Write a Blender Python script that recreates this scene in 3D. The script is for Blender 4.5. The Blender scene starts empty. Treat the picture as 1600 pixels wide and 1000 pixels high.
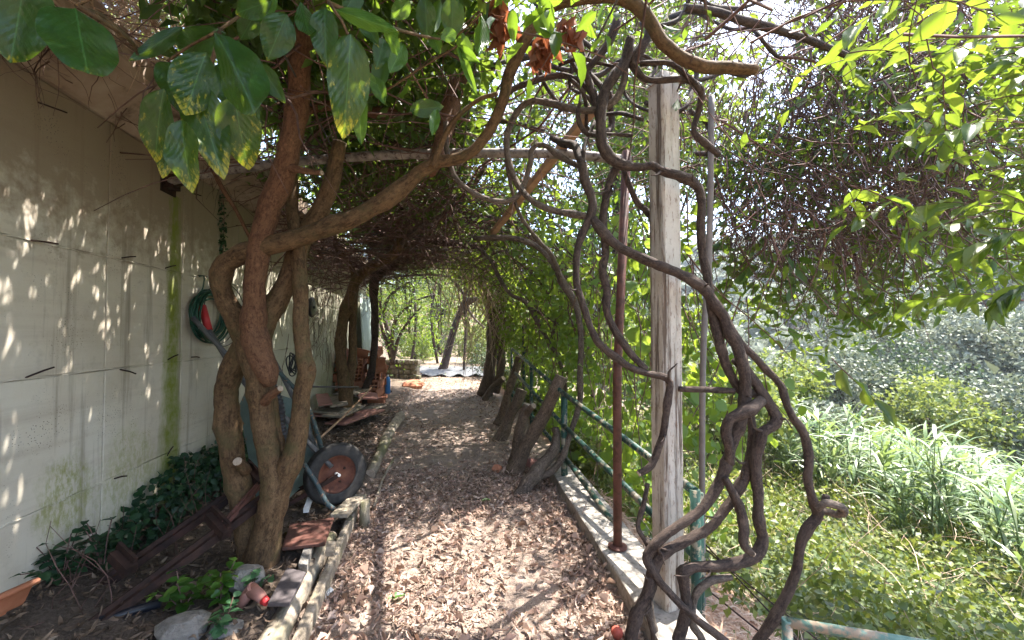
import bpy, math, random
import numpy as np
from mathutils import Vector, Matrix

random.seed(7)
RNG = np.random.default_rng(11)
SC = bpy.context.scene
COL = SC.collection
R = math.radians

# ------------------------------------------------------------------ camera
CAM = np.array((0.0, 0.0, 1.5))
YAW, PITCH, FPX = R(9.75), R(1.5), 640.0        # looking a little right of the wall's direction (+Y), almost level
FW = np.array((math.sin(YAW)*math.cos(PITCH), math.cos(YAW)*math.cos(PITCH), math.sin(PITCH)))
RT = np.array((math.cos(YAW), -math.sin(YAW), 0.0))
UP = np.cross(RT, FW)
cd = bpy.data.cameras.new('camera'); cam = bpy.data.objects.new('camera', cd); COL.objects.link(cam)
cd.sensor_width = 36.0; cd.lens = 36.0*FPX/1600.0; cd.clip_start = 0.05; cd.clip_end = 2000.0
cam.matrix_world = Matrix(((RT[0], UP[0], -FW[0], CAM[0]), (RT[1], UP[1], -FW[1], CAM[1]), (RT[2], UP[2], -FW[2], CAM[2]), (0, 0, 0, 1)))
SC.camera = cam

# ------------------------------------------------------------------ sky, sun, exposure
SUN = np.array((0.37, 0.15, 0.915)); SUN /= np.linalg.norm(SUN)
w = bpy.data.worlds.new('World'); SC.world = w; w.use_nodes = True
nt = w.node_tree; bg = nt.nodes['Background']
sky = nt.nodes.new('ShaderNodeTexSky'); sky.sky_type = 'NISHITA'; sky.sun_disc = False
sky.sun_elevation = math.asin(SUN[2]); sky.sun_rotation = math.atan2(SUN[0], SUN[1])
sky.air_density = 1.0; sky.dust_density = 2.5; sky.ozone_density = 1.0
nt.links.new(sky.outputs[0], bg.inputs[0]); bg.inputs[1].default_value = 0.15
sd = bpy.data.lights.new('sun', 'SUN'); so = bpy.data.objects.new('sun', sd); COL.objects.link(so)
sd.energy = 4.0; sd.angle = R(0.5); sd.color = (1.0, 0.95, 0.87)
so.rotation_euler = Vector(SUN).to_track_quat('Z', 'Y').to_euler()
SC.view_settings.view_transform = 'Standard'; SC.view_settings.look = 'None'
SC.view_settings.exposure = 2.66; SC.view_settings.gamma = 1.0; SC.view_settings.use_curve_mapping = False
SC.render.engine = 'CYCLES'
SC.cycles.use_denoising = True; SC.cycles.max_bounces = 7; SC.cycles.diffuse_bounces = 4
SC.cycles.transmission_bounces = 4; SC.cycles.transparent_max_bounces = 4
SC.cycles.sample_clamp_indirect = 8.0

# ------------------------------------------------------------------ measuring: a photo pixel (1600x1000) at a distance, or on a plane, as a place
def P(px, py, d):
    return CAM + RT*((px-800)/FPX*d) + UP*((500-py)/FPX*d) + FW*d
def ray(px, py):
    return RT*((px-800)/FPX) + UP*((500-py)/FPX) + FW
def onX(px, py, X):
    v = ray(px, py); return CAM + v*((X-CAM[0])/v[0])
def onZ(px, py, Z):
    v = ray(px, py); return CAM + v*((Z-CAM[2])/v[2])

# ------------------------------------------------------------------ objects
def tag(o, label=None, cat=None, group=None, kind=None):
    if label: o['label'] = label
    if cat: o['category'] = cat
    if group: o['group'] = group
    if kind: o['kind'] = kind
    return o
def empty(name, loc, label, cat, group=None):
    o = bpy.data.objects.new(name, None); COL.objects.link(o); o.location = Vector(loc)
    o.empty_display_size = 0.1
    return tag(o, label, cat, group)
def world_loc(o):
    v = Vector(o.location)
    while o.parent:
        o = o.parent; v = v + o.location
    return v
def link(name, me, parent=None, kind=None):
    o = bpy.data.objects.new(name, me); COL.objects.link(o)
    if parent is not None:
        o.parent = parent
        base = parent
        o.matrix_parent_inverse = Matrix.Translation(-world_loc(parent)) if parent.type == 'EMPTY' or parent.parent is None else Matrix.Identity(4)
    if kind: o['kind'] = kind
    return o

class MB:
    """collects shapes in world coordinates and links them as ONE mesh object"""
    def __init__(s): s.v = []; s.f = []; s.bark = []; s.n = 0
    def add(s, v, f, bark=None):
        v = np.asarray(v, float)
        s.v.append(v); s.f += [tuple(i+s.n for i in q) for q in f]; s.n += len(v)
        s.bark.append(np.asarray(bark, float) if bark is not None else v)
        return s
    def box(s, c, size, rot=None, taper=1.0):
        x, y, z = np.array(size)/2
        v = np.array([(-x,-y,-z),(x,-y,-z),(x,y,-z),(-x,y,-z),(-x*taper,-y*taper,z),(x*taper,-y*taper,z),(x*taper,y*taper,z),(-x*taper,y*taper,z)])
        if rot is not None: v = v @ np.array(rot.to_3x3()).T
        return s.add(v+np.array(c), [(0,3,2,1),(4,5,6,7),(0,1,5,4),(1,2,6,5),(2,3,7,6),(3,0,4,7)])
    def beam(s, a, b, wd, hg, up=(0,0,1)):
        a = np.array(a, float); b = np.array(b, float); d = b-a; L = np.linalg.norm(d); d /= L
        sd_ = np.cross(d, up); sd_ /= np.linalg.norm(sd_); u = np.cross(sd_, d)
        v = []
        for e in (a, b):
            for i, j in ((-1,-1),(1,-1),(1,1),(-1,1)): v.append(e + sd_*wd/2*i + u*hg/2*j)
        return s.add(v, [(0,1,2,3),(7,6,5,4),(0,4,5,1),(1,5,6,2),(2,6,7,3),(3,7,4,0)])
    def tube(s, pts, rad, sides=8, cap=True, lump=0.0, seed=0):
        p = np.asarray(pts, float); n = len(p)
        r = np.full(n, rad, float) if np.isscalar(rad) else np.asarray(rad, float)
        t = np.gradient(p, axis=0); t /= np.linalg.norm(t, axis=1)[:, None]+1e-9
        u = np.cross(t[0], (0.3, 0.5, 0.8)); u /= np.linalg.norm(u)
        L = np.concatenate([[0], np.cumsum(np.linalg.norm(np.diff(p, axis=0), axis=1))])
        rg = np.random.default_rng(seed+n)
        ph = rg.uniform(0, 6.28, 6)
        a = np.arange(sides)/sides*2*math.pi
        V = []; B = []
        for i in range(n):
            u = u - t[i]*np.dot(u, t[i]); u /= np.linalg.norm(u); w_ = np.cross(t[i], u)
            rr = r[i]*np.ones(sides)
            if lump:
                q = L[i]/max(r.mean(), 1e-4)
                rr = rr*(1+lump*(np.sin(a*2+ph[0]+q*.35)*.5+np.sin(a*3+ph[1]-q*.22)*.35+np.sin(q*.9+ph[2])*.35+np.sin(q*2.3+ph[3]+a)*.25) + rg.normal(0, lump*.12, sides))
            V.append(p[i]+np.outer(np.cos(a)*rr, u)+np.outer(np.sin(a)*rr, w_))
            B.append(np.stack([np.cos(a)*r[i], np.sin(a)*r[i], np.full(sides, L[i]*.35)], 1)+ph[:3]*3)
        f = []
        for i in range(n-1):
            for k in range(sides):
                k2 = (k+1) % sides
                f.append((i*sides+k, i*sides+k2, (i+1)*sides+k2, (i+1)*sides+k))
        if cap:
            f.append(tuple(range(sides-1, -1, -1))); f.append(tuple(range((n-1)*sides, n*sides)))
        return s.add(np.concatenate(V), f, np.concatenate(B))
    def lathe(s, prof, c, axis=(0,0,1), sides=24, closed=False):
        ax = np.array(axis, float); ax /= np.linalg.norm(ax)
        u = np.cross(ax, (0.2, 0.9, 0.37)); u /= np.linalg.norm(u); w_ = np.cross(ax, u); V = []
        for r_, h in prof:
            for k in range(sides):
                a = 2*math.pi*k/sides; V.append(np.array(c)+ax*h+u*r_*math.cos(a)+w_*r_*math.sin(a))
        f = []; m = len(prof)
        for i in range(m if closed else m-1):
            j = (i+1) % m
            for k in range(sides):
                k2 = (k+1) % sides; f.append((i*sides+k, i*sides+k2, j*sides+k2, j*sides+k))
        return s.add(V, f)
    def mesh(s, name, mat, smooth=False, bevel=0):
        me = bpy.data.meshes.new(name)
        V = np.concatenate(s.v)
        me.from_pydata(V.tolist(), [], s.f); me.update()
        at = me.attributes.new('bark', 'FLOAT_VECTOR', 'POINT'); at.data.foreach_set('vector', np.concatenate(s.bark).astype(np.float32).ravel())
        if smooth:
            me.polygons.foreach_set('use_smooth', [len(q) == 4 for q in s.f])
        me.materials.append(mat)
        return me
    def build(s, name, mat, parent=None, smooth=False, kind=None, bevel=0):
        o = link(name, s.mesh(name, mat, smooth), parent, kind)
        if bevel:
            b = o.modifiers.new('bevel', 'BEVEL'); b.width = bevel; b.segments = 2; b.limit_method = 'ANGLE'
        return o

def spline(pts, step=0.03):
    """Catmull-Rom through points (n,k), resampled about every `step` metres"""
    p = np.asarray(pts, float); p = np.vstack([2*p[0]-p[1], p, 2*p[-1]-p[-2]]); out = []
    for i in range(1, len(p)-2):
        n = max(2, int(np.linalg.norm(p[i+1, :3]-p[i, :3])/step))
        for k in range(n):
            t = k/n
            out.append(.5*((2*p[i])+(-p[i-1]+p[i+1])*t+(2*p[i-1]-5*p[i]+4*p[i+1]-p[i+2])*t*t+(-p[i-1]+3*p[i]-3*p[i+1]+p[i+2])*t**3))
    out.append(p[-2]); return np.array(out)

def limb(name, pts, mat, parent, step=0.025, lump=0.10, sides=10, seed=1, cut=None, knots=True):
    """a stem measured as (px, py, distance, half width in px)"""
    q = np.array([(*P(a, b, d), r*d/FPX) for a, b, d, r in pts])
    s = spline(q, step)
    r = np.clip(s[:, 3]*.92, .002, None)
    rg = np.random.default_rng(seed*13+len(s))
    if knots and len(s) > 12:      # nodes where side shoots were
        for c in rg.integers(3, len(s)-3, max(1, len(s)//22)):
            r = r*(1+.16*np.exp(-((np.arange(len(s))-c)/1.6)**2))
    wob = np.cumsum(rg.normal(0, 1, (len(s), 3)), 0); wob -= np.linspace(0, 1, len(s))[:, None]*wob[-1]
    s[:, :3] += wob*r.mean()*.035
    mb = MB().tube(s[:, :3], r, sides, True, lump, seed)
    o = mb.build(name, mat, parent, True)
    if cut is not None:
        e = s[-1, :3]; d = s[-1, :3]-s[-3, :3]; d /= np.linalg.norm(d)
        MB().lathe([(0.001, .004), (r[-1]*.55, .0045), (r[-1]*.97, .003), (r[-1]*1.0, -.004)], e, d, 12).build('cut_face', cut, o)
    return o

# ------------------------------------------------------------------ clouds of leaves / twigs (numpy)
LEAF_A = (np.array([(0,0,0),(.30,-.42,.10),(.34,0,0),(.30,.42,.10),(.68,-.34,.04),(.70,0,-.05),(.68,.34,.04),(1,0,-.16)]),
          [(0,1,2),(0,2,3),(1,4,5,2),(2,5,6,3),(4,7,5),(5,7,6)])
LEAF_S = (np.array([(0,0,0),(.45,-.5,.12),(.5,0,0),(.45,.5,.12),(1,0,-.08)]), [(0,1,2),(0,2,3),(1,4,2),(2,4,3)])
LEAF_R = (np.array([(0,0,0),(.10,-.38,.06),(.45,-.52,.10),(.8,-.32,.02),(1.02,0,-.08),(.8,.32,.02),(.45,.52,.10),(.10,.38,.06),(.45,0,0)]),
          [(0,1,2,8),(8,2,3,4),(8,4,5,6),(0,8,6,7)])
BLADE = (np.array([(0,-.5,0),(0,.5,0),(.4,-.8,.06),(.4,.8,.06),(.75,-.5,-.02),(.75,.5,-.02),(1,0,-.2)]), [(0,2,3,1),(2,4,5,3),(4,6,5)])

def frames(n, d, nrm, rng=RNG):
    d = d/np.linalg.norm(d, axis=1)[:, None]
    y = np.cross(nrm, d); y /= np.linalg.norm(y, axis=1)[:, None]+1e-9
    return d, y, np.cross(d, y)
def leaf_mesh(name, pos, d, nrm, length, width, tmpl, mat, smooth=True):
    T, F = tmpl; n = len(pos); m = len(T)
    x, y, z = frames(n, d, nrm)
    L = np.broadcast_to(length, n)[:, None]; W = np.broadcast_to(width, n)[:, None]
    V = pos[:, None, :]+x[:, None, :]*(T[:, 0]*L)[..., None]+y[:, None, :]*(T[:, 1]*W)[..., None]+z[:, None, :]*(T[:, 2]*L)[..., None]
    return fast_mesh(name, V.reshape(-1, 3), F, n, m, mat, smooth)
def fast_mesh(name, V, F, n, m, mat, smooth=True):
    me = bpy.data.meshes.new(name)
    loops = np.concatenate([np.array(f) for f in F]); tot = np.array([len(f) for f in F])
    li = (loops[None, :]+(np.arange(n)*m)[:, None]).ravel(); lt = np.tile(tot, n); ls = np.concatenate([[0], np.cumsum(lt)[:-1]])
    me.vertices.add(len(V)); me.vertices.foreach_set('co', V.astype(np.float32).ravel())
    me.loops.add(len(li)); me.loops.foreach_set('vertex_index', li.astype(np.int32))
    me.polygons.add(len(lt)); me.polygons.foreach_set('loop_start', ls.astype(np.int32)); me.polygons.foreach_set('loop_total', lt.astype(np.int32))
    me.update(calc_edges=True)
    me.polygons.foreach_set('use_smooth', np.full(len(lt), smooth))
    me.materials.append(mat)
    return me
def rdir(n, zb=0.0, rng=RNG):
    v = rng.normal(0, 1, (n, 3)); v /= np.linalg.norm(v, axis=1)[:, None]; v[:, 2] += zb
    return v/np.linalg.norm(v, axis=1)[:, None]
def twig_walk(start, d, length, k=7, curl=.35, grav=0.0, rng=RNG):
    """random walks: (n,k,3)"""
    n = len(start); d = d/np.linalg.norm(d, axis=1)[:, None]; pts = [start]; st = (np.broadcast_to(length, n)/(k-1))[:, None]
    bend = rng.normal(0, curl*.6, (n, 3))
    for i in range(k-1):
        d = d+rng.normal(0, curl, (n, 3))*.6+bend*.6; d[:, 2] += grav
        d /= np.linalg.norm(d, axis=1)[:, None]; pts.append(pts[-1]+d*st)
    return np.stack(pts, 1)
def twig_mesh(name, W, r0, r1, mat, sides=3):
    n, k, _ = W.shape
    t = np.gradient(W, axis=1); t /= np.linalg.norm(t, axis=2)[..., None]+1e-9
    ref = rdir(n)[:, None, :]; u = np.cross(t, ref); u /= np.linalg.norm(u, axis=2)[..., None]+1e-9; v = np.cross(t, u)
    r = (np.broadcast_to(r0, n)[:, None]*(1-np.linspace(0, 1, k))+np.broadcast_to(r1, n)[:, None]*np.linspace(0, 1, k))
    a = np.arange(sides)/sides*2*math.pi
    V = W[:, :, None, :]+r[:, :, None, None]*(np.cos(a)[None, None, :, None]*u[:, :, None, :]+np.sin(a)[None, None, :, None]*v[:, :, None, :])
    F = [(i*sides+j, i*sides+(j+1) % sides, (i+1)*sides+(j+1) % sides, (i+1)*sides+j) for i in range(k-1) for j in range(sides)]
    return fast_mesh(name, V.reshape(-1, 3), F, n, k*sides, mat)

# ------------------------------------------------------------------ materials
def nodes(name):
    m = bpy.data.materials.new(name); m.use_nodes = True; t = m.node_tree
    return m, t, t.nodes['Principled BSDF'], t.nodes['Material Output']
def N(t, typ, **kw):
    n = t.nodes.new('ShaderNode'+typ)
    for k, v in kw.items():
        if k.startswith('i_'): n.inputs[k[2:]].default_value = v
        elif k.startswith('n_'): n.inputs[int(k[2:])].default_value = v
        else: setattr(n, k, v)
    return n
def ramp(t, fac, stops, interp='LINEAR'):
    n = t.nodes.new('ShaderNodeValToRGB'); n.color_ramp.interpolation = interp
    e = n.color_ramp.elements
    while len(e) < len(stops): e.new(0.5)
    for q, (p, c) in zip(e, stops): q.position = p; q.color = (*c, 1) if len(c) == 3 else c
    t.links.new(fac, n.inputs[0]); return n.outputs[0]
def mixc(t, fac, a, b, mode='MIX'):
    n = t.nodes.new('ShaderNodeMix'); n.data_type = 'RGBA'; n.blend_type = mode
    for s, v in ((0, fac), (6, a), (7, b)):
        if isinstance(v, bpy.types.NodeSocket): t.links.new(v, n.inputs[s])
        elif s == 0: n.inputs[0].default_value = v
        else: n.inputs[s].default_value = (*v, 1)
    return n.outputs[2]
def math_(t, op, a, b=None, c=None, clamp=False):
    n = t.nodes.new('ShaderNodeMath'); n.operation = op; n.use_clamp = clamp
    for i, v in enumerate((a, b, c)):
        if v is None: continue
        if isinstance(v, bpy.types.NodeSocket): t.links.new(v, n.inputs[i])
        else: n.inputs[i].default_value = v
    return n.outputs[0]
def noise(t, vec, scale, detail=4, rough=.55, sc=None, dist=0):
    if sc is not None:
        mp = N(t, 'Mapping'); mp.inputs['Scale'].default_value = sc; t.links.new(vec, mp.inputs[0]); vec = mp.outputs[0]
    n = N(t, 'TexNoise', i_Scale=scale, i_Detail=detail, i_Roughness=rough, i_Distortion=dist); t.links.new(vec, n.inputs['Vector'])
    return n.outputs[0]
def wpos(t): return N(t, 'NewGeometry').outputs['Position']
def bump(t, bs, h, strength=.4, dist=.01, prev=None):
    b = N(t, 'Bump', i_Strength=strength, i_Distance=dist); t.links.new(h, b.inputs['Height'])
    if prev is not None: t.links.new(prev, b.inputs['Normal'])
    t.links.new(b.outputs[0], bs.inputs['Normal']); return b.outputs[0]

def plain(name, cols, scale=12, rough=.8, bmp=.3, bdist=.004, metal=0, vec='pos', spots=None, sc=None, spec=.3):
    """mottled surface: colours along a noise ramp, optional second colour in patches"""
    m, t, bs, _ = nodes(name)
    if vec == 'pos': p = wpos(t)
    elif vec == 'obj': p = N(t, 'TexCoord').outputs['Object']
    else: p = N(t, 'Attribute', attribute_name='bark').outputs['Vector']
    n1 = noise(t, p, scale, 6, .62, sc)
    k = len(cols)
    c = ramp(t, n1, [(.3+.4*i/max(1, k-1), cc) for i, cc in enumerate(cols)])
    if spots:
        col, s2, lo, hi = spots
        n2 = noise(t, p, s2, 5, .65)
        c = mixc(t, ramp(t, n2, [(lo, (0,0,0)), (hi, (1,1,1))]), c, col)
    t.links.new(c, bs.inputs['Base Color'])
    bs.inputs['Roughness'].default_value = rough; bs.inputs['Metallic'].default_value = metal
    bs.inputs['Specular IOR Level'].default_value = spec
    if bmp:
        n3 = noise(t, p, scale*5, 5, .65, sc); h = math_(t, 'ADD', n3, math_(t, 'MULTIPLY', n1, 1.5))
        bump(t, bs, h, bmp, bdist)
    return m

def bark(name, c1, c2, c3, lichen=None, rough=.85, fs=40, bmp=.5):
    m, t, bs, _ = nodes(name)
    p = N(t, 'Attribute', attribute_name='bark').outputs['Vector']; q = wpos(t)
    f0 = noise(t, p, fs, 6, .7); f1 = noise(t, p, fs*2.6, 5, .7, None, .6); f = math_(t, 'ADD', math_(t, 'MULTIPLY', f0, .55), math_(t, 'MULTIPLY', f1, .45)); g = noise(t, q, 9, 4, .6); h = noise(t, q, 70, 4, .7)
    c = ramp(t, f, [(.36, tuple(x*.6 for x in c1)), (.44, c1), (.52, c2), (.64, c3)])
    c = mixc(t, math_(t, 'MULTIPLY', ramp(t, g, [(.35, (0,0,0)), (.7, (1,1,1))]), .55), c, c3)
    c = mixc(t, ramp(t, h, [(.54, (0,0,0)), (.66, (.7,.7,.7))]), c, tuple(x*.7 for x in c1))
    k2 = noise(t, q, 26, 5, .7); c = mixc(t, ramp(t, k2, [(.56, (0,0,0)), (.68, (.6,.6,.6))]), c, tuple(min(1, x*1.35) for x in c3))
    if lichen:
        l = noise(t, q, 5.5, 6, .7)
        c = mixc(t, ramp(t, l, [(.50, (0,0,0)), (.66, (.8,.8,.8))]), c, lichen)
    t.links.new(c, bs.inputs['Base Color']); bs.inputs['Roughness'].default_value = rough; bs.inputs['Specular IOR Level'].default_value = .25
    b1 = bump(t, bs, f, min(1, bmp*1.3), .012); bump(t, bs, h, bmp*.8, .004, b1)
    return m

def leafmat(name, cols, back, trans=.45, rough=.42, spec=.5, pat=True):
    """leaf blade: each leaf its own tint; light comes through it"""
    m, t, bs, out = nodes(name)
    isl = N(t, 'NewGeometry').outputs['Random Per Island']; ob = N(t, 'ObjectInfo').outputs['Random']
    r = math_(t, 'FRACT', math_(t, 'ADD', isl, math_(t, 'MULTIPLY', ob, 7.31)))
    k = len(cols); c = ramp(t, r, [((i+.0)/max(1, k-1), cc) for i, cc in enumerate(cols)])
    nz = noise(t, wpos(t), 30, 3, .6)
    if pat: c = mixc(t, math_(t, 'MULTIPLY', nz, .35), c, tuple(x*.55 for x in cols[0]))
    t.links.new(c, bs.inputs['Base Color']); bs.inputs['Roughness'].default_value = rough; bs.inputs['Specular IOR Level'].default_value = spec
    tr = N(t, 'BsdfTranslucent'); t.links.new(mixc(t, .5, c, back), tr.inputs[0])
    mx = N(t, 'MixShader'); mx.inputs[0].default_value = trans
    t.links.new(bs.outputs[0], mx.inputs[1]); t.links.new(tr.outputs[0], mx.inputs[2]); t.links.new(mx.outputs[0], out.inputs[0])
    return m
# ------------------------------------------------------------------ shared materials
M = {}
M['trunk'] = bark('trunk_bark', (.046,.025,.012), (.108,.062,.03), (.16,.10,.052), (.07,.06,.025))
M['trunk_red'] = bark('reddish_bark', (.06,.026,.014), (.125,.058,.031), (.17,.09,.05), None, fs=55)
M['vine'] = bark('vine_bark', (.022,.015,.013), (.056,.038,.031), (.10,.072,.058), None, fs=75, bmp=.9)
M['vine_grey'] = bark('grey_vine_bark', (.04,.03,.024), (.095,.072,.057), (.18,.142,.115), None, fs=65, bmp=.9)
M['stump'] = bark('stump_bark', (.06,.042,.03), (.13,.092,.066), (.21,.155,.115), None, fs=60, bmp=.8)
M['cut'] = plain('cut_wood', [(.25,.19,.14), (.42,.33,.25)], 60, .85, .3)
M['twig'] = plain('twig_bark', [(.05,.027,.022), (.12,.066,.054), (.2,.122,.1)], 9, .8, 0)
M['twig_dry'] = plain('dry_twig', [(.30,.18,.12), (.5,.36,.26), (.62,.5,.4)], 6, .85, 0)
M['rust'] = plain('rusted_steel', [(.012,.007,.006), (.026,.012,.009), (.055,.026,.018)], 16, .75, .4, .002, spots=((.05,.02,.015), 6, .55, .7))
M['red_paint'] = plain('red_oxide_paint', [(.085,.034,.025), (.135,.058,.044)], 10, .65, .5, .003, spots=((.06,.028,.02), 16, .48, .6))
M['green_paint'] = plain('worn_green_paint', [(.010,.04,.032), (.022,.068,.054)], 14, .55, .4, .003, spots=((.20,.175,.13), 18, .5, .58))
M['pale_green_paint'] = plain('pale_green_paint', [(.07,.15,.13), (.13,.22,.19)], 12, .55, .3, .003, spots=((.30,.24,.18), 20, .5, .6))
M['steel'] = plain('weathered_pipe', [(.10,.085,.075), (.22,.19,.17), (.32,.28,.25)], 18, .7, .4, .003, spots=((.06,.04,.035), 30, .55, .65))
M['grey_steel'] = plain('grey_pole', [(.13,.11,.1), (.2,.17,.155)], 12, .7, .3, .002)
M['concrete'] = plain('post_concrete', [(.33,.28,.225), (.46,.40,.33), (.54,.485,.41)], 10, .9, .7, .006, sc=(1,1,.25), spots=((.2,.125,.085), 14, .58, .7))
M['kerb'] = plain('kerb_concrete', [(.22,.195,.17), (.32,.29,.255), (.38,.345,.305)], 26, .92, .8, .005, spots=((.14,.115,.09), 30, .55, .66))
M['wood'] = plain('grey_timber', [(.13,.105,.08), (.26,.215,.165), (.37,.32,.26)], 22, .9, .9, .008, vec='bark', spots=((.13,.13,.06), 4, .52, .68))
M['batten'] = plain('brown_batten', [(.20,.115,.065), (.36,.22,.13), (.46,.30,.19)], 10, .85, .4, .003)
M['clay'] = plain('fired_clay', [(.24,.085,.045), (.34,.135,.075), (.42,.2,.125)], 7, .85, .4, .003)
M['pink_clay'] = plain('pink_clay', [(.25,.115,.09), (.36,.18,.145)], 12, .8, .4, .003)
M['slate'] = plain('dark_slate', [(.055,.045,.048), (.10,.085,.085)], 15, .7, .5, .003)
M['rubble'] = plain('concrete_rubble', [(.15,.135,.12), (.3,.275,.25)], 22, .95, 1.0, .012)
M['black'] = plain('black_plastic', [(.015,.015,.018), (.03,.03,.034)], 10, .45, .1)
M['blue_pipe'] = plain('dark_blue_pipe', [(.007,.008,.012), (.012,.013,.02)], 10, .35, .1)
M['hose'] = plain('green_hose', [(.012,.045,.03), (.02,.07,.045)], 10, .4, .1)
M['red_plastic'] = plain('red_plastic', [(.45,.03,.035), (.55,.05,.05)], 10, .4, .1)
M['tyre'] = plain('tyre_rubber', [(.018,.017,.017), (.045,.042,.04)], 25, .75, .4, .002)
M['teal'] = plain('teal_tray_paint', [(.07,.105,.098), (.11,.15,.135)], 9, .55, .3, .002, spots=((.18,.10,.06), 14, .58, .68))
M['blue_grey_paint'] = plain('blue_grey_tube', [(.035,.055,.06), (.06,.085,.088)], 14, .5, .3, .002, spots=((.23,.13,.08), 30, .56, .64))
M['handle'] = plain('grey_handle_tube', [(.06,.06,.065), (.11,.105,.105)], 14, .5, .2)
M['tarp'] = plain('grey_plastic_sheet', [(.06,.06,.062), (.11,.11,.112)], 5, .5, .4, .01)
M['stonewall'] = plain('garden_stone', [(.07,.062,.045), (.14,.12,.09), (.2,.175,.135)], 9, .9, .8, .012, spots=((.12,.13,.05), 4, .5, .65))
M['corr'] = plain('green_grey_sheet', [(.18,.23,.20), (.3,.35,.31)], 3, .6, .2, sc=(1,1,.2))
M['white'] = plain('white_debris', [(.6,.58,.55), (.75,.73,.7)], 20, .7, .3)
M['bluebottle'] = plain('blue_plastic', [(.03,.16,.45), (.06,.24,.6)], 10, .35, .1)
M['wire'] = plain('dull_wire', [(.05,.045,.045), (.11,.095,.09)], 10, .6, 0)
M['fruit'] = plain('red_fruit', [(.38,.05,.04), (.5,.14,.09)], 14, .5, .2)

M['citrus'] = leafmat('citrus_leaf', [(.02,.075,.012), (.035,.115,.018), (.055,.15,.022), (.10,.19,.03)], (.38,.55,.03), .42, .38)
M['canopy'] = leafmat('canopy_leaf', [(.022,.055,.010), (.04,.085,.014), (.06,.12,.018), (.12,.17,.03)], (.30,.42,.03), .4, .5)
M['hang'] = leafmat('vine_leaf', [(.018,.06,.014), (.045,.095,.015), (.085,.13,.02), (.15,.18,.035)], (.42,.55,.04), .42, .42)
M['lime'] = leafmat('bright_round_leaf', [(.06,.14,.018), (.10,.19,.025), (.16,.24,.035), (.07,.16,.05)], (.5,.62,.05), .5, .5)
M['ivy'] = leafmat('bank_ivy_leaf', [(.03,.06,.014), (.065,.105,.02), (.105,.145,.028), (.16,.18,.04), (.22,.2,.06)], (.38,.44,.06), .3, .5)
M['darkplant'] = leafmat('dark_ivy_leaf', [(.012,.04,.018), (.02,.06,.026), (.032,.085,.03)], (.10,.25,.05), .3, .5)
M['seedling'] = leafmat('seedling_leaf', [(.04,.12,.045), (.07,.17,.07), (.10,.2,.09)], (.2,.4,.1), .3, .5)
M['reed'] = leafmat('reed_blade', [(.06,.12,.035), (.10,.17,.06), (.16,.22,.10), (.24,.27,.16)], (.4,.5,.12), .3, .45)
M['olive'] = leafmat('grey_olive_leaf', [(.06,.08,.05), (.11,.135,.085), (.17,.195,.135), (.23,.25,.19)], (.25,.28,.15), .2, .6)
M['bush'] = leafmat('bush_leaf', [(.05,.09,.02), (.09,.14,.03), (.14,.18,.045), (.2,.22,.08)], (.4,.45,.08), .35, .55)
M['fir'] = leafmat('dark_bush_leaf', [(.03,.055,.03), (.05,.08,.04), (.08,.11,.05)], (.15,.22,.06), .2, .6)
M['dead'] = leafmat('dead_leaf', [(.15,.092,.068), (.33,.215,.165), (.48,.34,.27), (.57,.45,.375), (.41,.255,.19)], (.5,.33,.2), .12, .75, .2)
M['dead_dark'] = leafmat('damp_shaded_dead_leaf', [(.05,.034,.024), (.10,.066,.045), (.17,.115,.08), (.28,.21,.155)], (.2,.13,.08), .1, .75, .2)  # darker litter: damp and the bed's shade both put into the colour
M['deadred'] = leafmat('dead_red_leaf', [(.20,.06,.028), (.33,.11,.05), (.28,.13,.08)], (.45,.15,.06), .3, .7, .2)
M['straw'] = leafmat('dry_straw', [(.35,.2,.13), (.5,.34,.24), (.62,.48,.38)], (.6,.45,.3), .15, .8, .2)

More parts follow.
